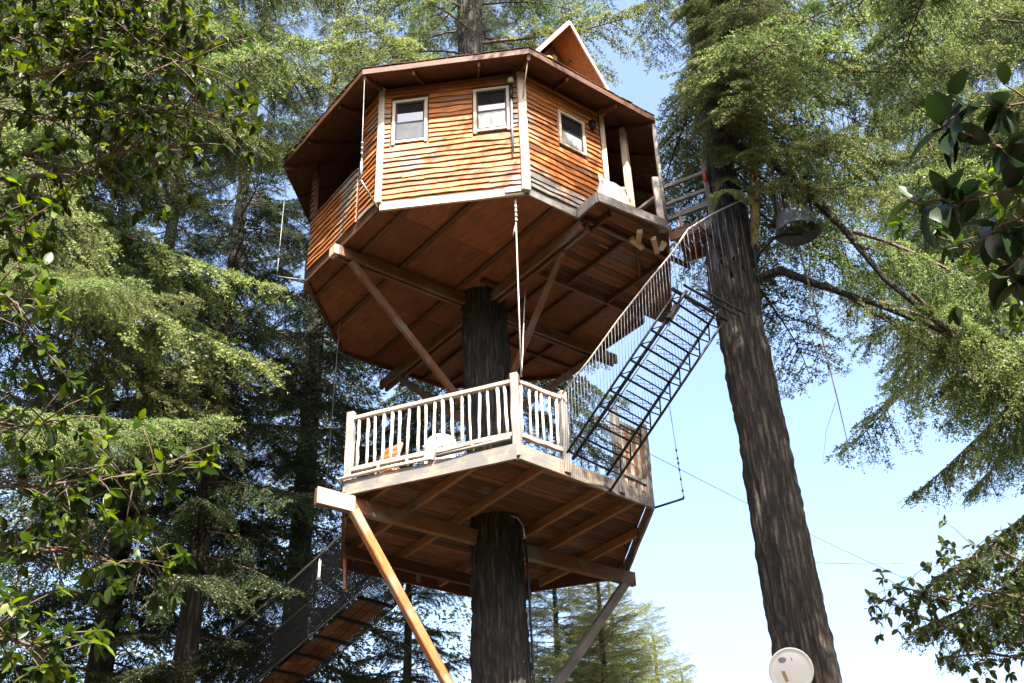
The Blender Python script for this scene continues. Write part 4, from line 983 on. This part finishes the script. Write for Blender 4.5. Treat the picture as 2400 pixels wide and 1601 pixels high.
UL = [[(-4.3, 5.3, 4.9), (-3.34, 5.35, 5.37), (-2.91, 5.41, 5.27), (-2.67, 5.49, 5.34), (-2.42, 5.55, 5.43), (-2.08, 5.54, 5.44), (-1.77, 5.67, 5.41)],
 [(-4.3, 5.2, 5.2), (-3.24, 4.97, 5.59), (-2.71, 5.07, 5.62), (-2.34, 5.11, 5.74), (-1.89, 5.18, 5.81)],
 [(-4.3, 5.2, 5.0), (-3.16, 4.97, 5.22), (-2.8, 5.05, 5.28), (-2.52, 5.07, 5.44), (-2.2, 5.06, 5.45), (-1.91, 5.18, 5.45)],
 [(-4.3, 5.3, 4.4), (-3.27, 5.47, 4.81), (-2.76, 5.45, 4.84), (-2.39, 5.46, 5.01), (-2.0, 5.52, 5.1)],
 [(-4.3, 5.1, 5.4), (-3.23, 4.84, 5.8), (-2.75, 4.86, 5.76), (-2.4, 4.92, 5.85), (-2.06, 5.02, 5.87)]]
T = thing('madrone_tree', 'broad-leaved tree reaching in with dark oval leaves at upper left', 'tree', (-4.3, 5.2, GZ), 'broad-leaved trees close by')
rod('trunk', [(-4.35, 5.0, GZ-.2), (-4.3, 5.1, 2), (-4.25, 5.2, 5), (-4.2, 5.2, 7)], [.14, .12, .08, .03], M['red_twig'], T, n=10)
leafy(T, UL, 290, 2600, .084, M['leaf'], 3, .46, .026, twigmat=M['twig'])
LL = [[(-3.6, 5.2, 3.7), (-2.92, 5.15, 3.83), (-2.69, 5.23, 3.71), (-2.59, 5.26, 3.47)], [(-3.6, 5.7, 2.8), (-2.96, 5.76, 2.87), (-2.57, 5.85, 2.92), (-2.25, 5.92, 3.0), (-1.96, 6.01, 3.04)],
 [(-3.6, 5.7, 2.6), (-2.97, 5.93, 2.61), (-2.56, 6.05, 2.61), (-2.31, 6.18, 2.59), (-1.97, 6.28, 2.62)], [(-3.4, 5.4, 1.9), (-2.62, 5.4, 1.95), (-2.37, 5.45, 1.88), (-2.21, 5.48, 1.84)],
 [(-3.6, 5.6, 3.2), (-3.04, 5.73, 3.29), (-2.75, 5.76, 3.24), (-2.53, 5.74, 3.28)], [(-3.6, 5.4, 4.3), (-3.0, 5.3, 4.35), (-2.75, 5.3, 4.25)]]
T = thing('dogwood_shrub', 'leafy shrub with broad green leaves along the lower left edge', 'shrub', (-3.6, 5.5, GZ), 'broad-leaved trees close by')
rod('trunk', [(-3.7, 5.4, GZ-.2), (-3.65, 5.5, 1), (-3.6, 5.5, 3), (-3.6, 5.4, 4.6)], [.07, .06, .045, .02], M['twig'], T, n=8)
leafy(T, LL, 290, 1500, .092, M['leaf'], 4, .40, .026, asp=.52)
RB = [[(2.9, 3.6, 2.9), (2.12, 3.42, 3.01), (1.89, 3.42, 3.01), (1.74, 3.38, 3.06), (1.67, 3.37, 3.08)], [(2.9, 3.6, 2.8), (2.12, 3.48, 2.91), (1.86, 3.52, 2.85), (1.68, 3.53, 2.82), (1.53, 3.52, 2.85)],
 [(2.9, 3.7, 2.6), (2.06, 3.54, 2.62), (1.9, 3.58, 2.57), (1.83, 3.61, 2.52)], [(2.9, 3.6, 3.0), (2.18, 3.39, 3.23), (2.0, 3.41, 3.21), (1.78, 3.41, 3.21)], [(2.9, 3.6, 2.7), (2.11, 3.54, 2.81), (1.89, 3.58, 2.75), (1.79, 3.62, 2.69)]]
T = thing('rhododendron_bush', 'near bush with big oval leaves darkened as silhouettes at the right edge', 'bush', (2.9, 3.6, GZ), 'broad-leaved trees close by')
rod('trunk', [(2.95, 3.6, GZ-.2), (2.92, 3.6, 1), (2.9, 3.6, 2.4), (2.9, 3.6, 3.1)], [.05, .045, .03, .015], M['twig'], T, n=8)
leafy(T, RB, 120, 0, .155, M['leaf_shaded'], 6, .13, .13, r0=.010, ros=(3, 5), asp=.50)
GB = [[(4.9, 7.6, 4.8), (4.21, 7.39, 5.14), (3.78, 7.31, 5.27), (3.45, 7.23, 5.39), (3.05, 7.15, 5.52)], [(4.9, 7.5, 5.0), (4.22, 7.25, 5.37), (3.89, 7.13, 5.55), (3.73, 7.02, 5.72)], [(4.9, 7.6, 4.6), (4.2, 7.4, 4.8), (3.8, 7.3, 4.85), (3.5, 7.3, 5.0)]]
T = thing('green_shrub', 'bright green leafy shrub behind the dark leaves at right edge', 'shrub', (4.9, 7.5, GZ), 'broad-leaved trees close by')
rod('trunk', [(5.0, 7.6, GZ-.2), (4.95, 7.6, 2), (4.9, 7.5, 5.2)], [.07, .06, .02], M['twig'], T, n=8)
leafy(T, GB, 280, 150, .11, M['leaf'], 7, .30, .07)
SB_ = [[(8.2, 14.9, 4.2), (6.96, 14.85, 4.63), (5.85, 14.8, 4.71), (5.14, 14.64, 4.97), (4.53, 14.47, 5.22)], [(8.2, 14.7, 4.4), (6.98, 14.61, 5.01), (5.87, 14.44, 5.27), (5.44, 14.25, 5.57)], [(8.2, 15, 4.0), (6.95, 15.0, 4.4), (5.96, 14.89, 4.57), (5.34, 14.91, 4.54)],
 [(8.2, 14.8, 4.3), (6.97, 14.73, 4.82), (6.14, 14.59, 5.03), (5.31, 14.49, 5.2), (4.82, 14.4, 5.33)], [(8.2, 14.5, 4.6), (6.99, 14.43, 5.29), (6.33, 14.24, 5.59), (5.78, 14.14, 5.75)]]
T = thing('maple_tree', 'small-leaved tree spreading in from the bottom right corner', 'tree', (8.2, 14.8, GZ), 'broad-leaved trees close by')
rod('trunk', [(8.3, 14.8, GZ-.2), (8.25, 14.8, 2), (8.2, 14.7, 4.8), (8.1, 14.6, 6.5)], [.13, .11, .08, .03], M['twig'], T, n=10)
leafy(T, SB_, 290, 1500, .12, M['leaf_small'], 8, .50, .045, r0=.03, ros=(4, 7), asp=.62)
# ------------------------------------------------------------------ basket, disc, wires and other small things
bc = Vector((5.14, 16.55, 12.70))
BK = thing('hanging_basket', 'round slatted basket with grey metal band beside the right-hand trunk', 'basket', tuple(bc))
def ring(z, r, n=40): return [(bc.x+r*math.cos(2*math.pi*i/n), bc.y+r*math.sin(2*math.pi*i/n), bc.z+z) for i in range(n)]
v, f = [], []
prof = [(-.02, .37), (.02, .40), (.08, .37), (.34, .34), (.36, .345), (.36, .33), (.08, .355), (.0, .385), (-.02, .37)]
for z, r in prof[:-1]: v += ring(z, r)
for i in range(8):
    a, b_ = i*40, ((i+1) % 8)*40; f += [(a+j, a+(j+1) % 40, b_+(j+1) % 40, b_+j) for j in range(40)]
obj('band', mesh('band', v, f, M['sheet'], True), BK)
rod('hoop', [Vector(p)+Vector((0, 0, .03*math.sin(i))) for i, p in enumerate(ring(1.12, .26, 24)+ring(1.12, .26, 24)[:1])], .014, M['grey_wood'], BK, n=6)
for i in range(24):
    a = 2*math.pi*i/24; rod('slat', [bc+Vector((math.cos(a)*.335, math.sin(a)*.335, .3)), bc+Vector((math.cos(a+.05)*.31, math.sin(a+.05)*.31, .7)), bc+Vector((math.cos(a)*.26, math.sin(a)*.26, 1.12))], [.015, .013, .011], M['grey_wood'] if i % 3 else M['net_dark'], BK, n=5)
rod('support_arm', [(4.22, 16.75, 12.0), (4.40, 16.62, 12.35), (4.68, 16.58, 12.62), (4.9, 16.56, 12.68), (5.2, 16.55, 12.66)], [.06, .05, .04, .035, .03], M['iron'], BK)
rod('support_arm', [(5.5, 16.5, 12.78), (5.75, 16.4, 12.85), (6.1, 16.35, 12.98)], [.022, .02, .012], M['grey_wood'], BK)
rod('hand_rope', [(4.30, 16.42, 13.42), (4.6, 16.38, 13.66), (5.0, 16.4, 13.82), (5.3, 16.4, 13.86), (5.5, 16.45, 13.72)], .013, M['rope'], BK, n=6)
# pale sack on the porch edge, a made-up shape for an unclear white mass
v, f = [], []
for j in range(9):
    for i in range(16):
        a = 2*math.pi*i/16; h = j/8; cx_, sy_ = math.cos(a), math.sin(a); sq = 1/max(abs(cx_), abs(sy_))**.55
        fold = 1+.10*math.sin(7*a+5*h)+.18*noise.noise((cx_*2, sy_*2, h*2.5))
        v.append((cx_*sq*.27*(1-.12*h)*fold, sy_*sq*.21*max(.05, 1-h)**.55*fold, .50*h+.09*h*abs(cx_)**3+.03*math.sin(3*a)*h))
f = [(j*16+i, j*16+(i+1) % 16, (j+1)*16+(i+1) % 16, (j+1)*16+i) for j in range(8) for i in range(16)]+[tuple(range(128, 144)), tuple(reversed(range(16)))]
tag(obj('white_bundle', mesh('white_bundle', v, f, M['off_white'], True), None, Matrix.Translation(ST(.50, -3.5, FZ+.137)) @ Matrix.Rotation(ANG, 4, 'Z') @ Matrix.Diagonal((1.25, 1.15, 1.4, 1))), 'lumpy white sack slumped on the porch edge beside the post', 'bundle')
# white disc on the trunk
DC = Vector((3.76, 16.44, 4.90)); dn_ = Vector((-.22, -.93, -.28)).normalized(); dx = Vector((0, 0, 1)).cross(dn_).normalized(); dy = dn_.cross(dx)
DM = Matrix(((dx.x, dy.x, dn_.x, DC.x), (dx.y, dy.y, dn_.y, DC.y), (dx.z, dy.z, dn_.z, DC.z), (0, 0, 0, 1)))
DS = thing('white_disc', 'round white domed disc fixed to the right-hand trunk', 'disc', tuple(DC))
v, f = [(0, 0, .055)], []
RR = [(.08, .054), (.16, .049), (.23, .040), (.278, .030), (.288, .040), (.302, .040), (.312, .028), (.312, -.012), (.30, -.02)]
for r, z in RR: v += [(r*math.cos(2*math.pi*i/40), r*math.sin(2*math.pi*i/40), z) for i in range(40)]
f = [(0, 1+i, 1+(i+1) % 40) for i in range(40)]
for k in range(len(RR)-1): f += [(1+k*40+i, 1+(k+1)*40+i, 1+(k+1)*40+(i+1) % 40, 1+k*40+(i+1) % 40) for i in range(40)]
obj('dome', mesh('dome', v, f, M['dish'], True), DS, DM)
def patch(nm, pts, mat, lift=.004):
    def hz(x, y): return float(np.interp(math.hypot(x, y), [0]+[r for r, _ in RR], [.055]+[z for _, z in RR]))+lift
    v = [(x, y, hz(x, y)) for x, y in pts]+[(x, y, hz(x, y)-.012) for x, y in pts]; n = len(pts)
    obj(nm, mesh(nm, v, [tuple(range(n))]+[(i, (i+1) % n, n+(i+1) % n, n+i) for i in range(n)], mat), DS, DM)
patch('grey_mark', [(-.10+.055*math.cos(a)*(1.1 if math.sin(a) > 0 else 1), .15+.040*math.sin(a)) for a in np.linspace(0, 2*math.pi, 12, endpoint=False)], M['dish_mark'])
patch('grey_mark', [(.02, .185), (.035, .165), (.04, .135), (.015, .130), (.025, .15)], M['dish_mark'])
patch('tan_strip', [(-.14, .0), (-.09, .005), (-.05, -.14), (-.10, -.15)], M['tan'])
rod('hanger_strap', [DC+dy*.30+dn_*.02, DC+dy*.42-dn_*.03, DC+dy*.52-dn_*.06], .012, M['iron'], DS)
# anchor that holds the disc against the bark
rod('bolt', [DC-dn_*.02, DC-dn_*.25], .03, M['iron'], DS)
# wires across the open sky
def wire(label, a, b_, sag, r):
    a, b_ = Vector(a), Vector(b_); t = thing('wire', label, 'wire', tuple(a), 'thin wires across the sky')
    rod('strand', [a.lerp(b_, i/16)-Vector((0, 0, sag*4*(i/16)*(1-i/16))) for i in range(17)], r, M['cable'], t, n=4)
wire('thin grey wire crossing the sky from platform past the right-hand trunk', (2.2, 21.4, 11.25), (16, 32, 9.4), .25, .006)
wire('faint short wire behind the right-hand trunk towards the small-leaved tree', (4.2, 17.4, 6.9), (6.6, 17.0, 6.65), .04, .004)
# red ribbon tied to the trunk beside the bridge rail
tag(rod('red_ribbon', [(3.72, 16.82, 14.18), (3.70, 16.80, 14.30), (3.71, 16.80, 14.42)], [.035, .045, .03], M['red'], None, n=8), 'small red ribbon tied to right-hand trunk by the bridge rail', 'ribbon')

pc = thing('power_cable', 'black cable running up the right side of the lower big trunk', 'cable', (.16, 18.9, GZ))
rod('cable', [(.22, 18.80, GZ), (.19, 18.82, 3), (.165, 18.84, 5.5), (.13, 18.86, 7.6), (.09, 18.86, 8.2), (-.02, 18.84, 8.47)], .022, M['iron'], pc)
rod('conduit', [(.10, 18.83, 8.05), (.08, 18.82, 8.28), (.0, 18.80, 8.42), (-.12, 18.78, 8.46)], .018, M['steel'], pc)
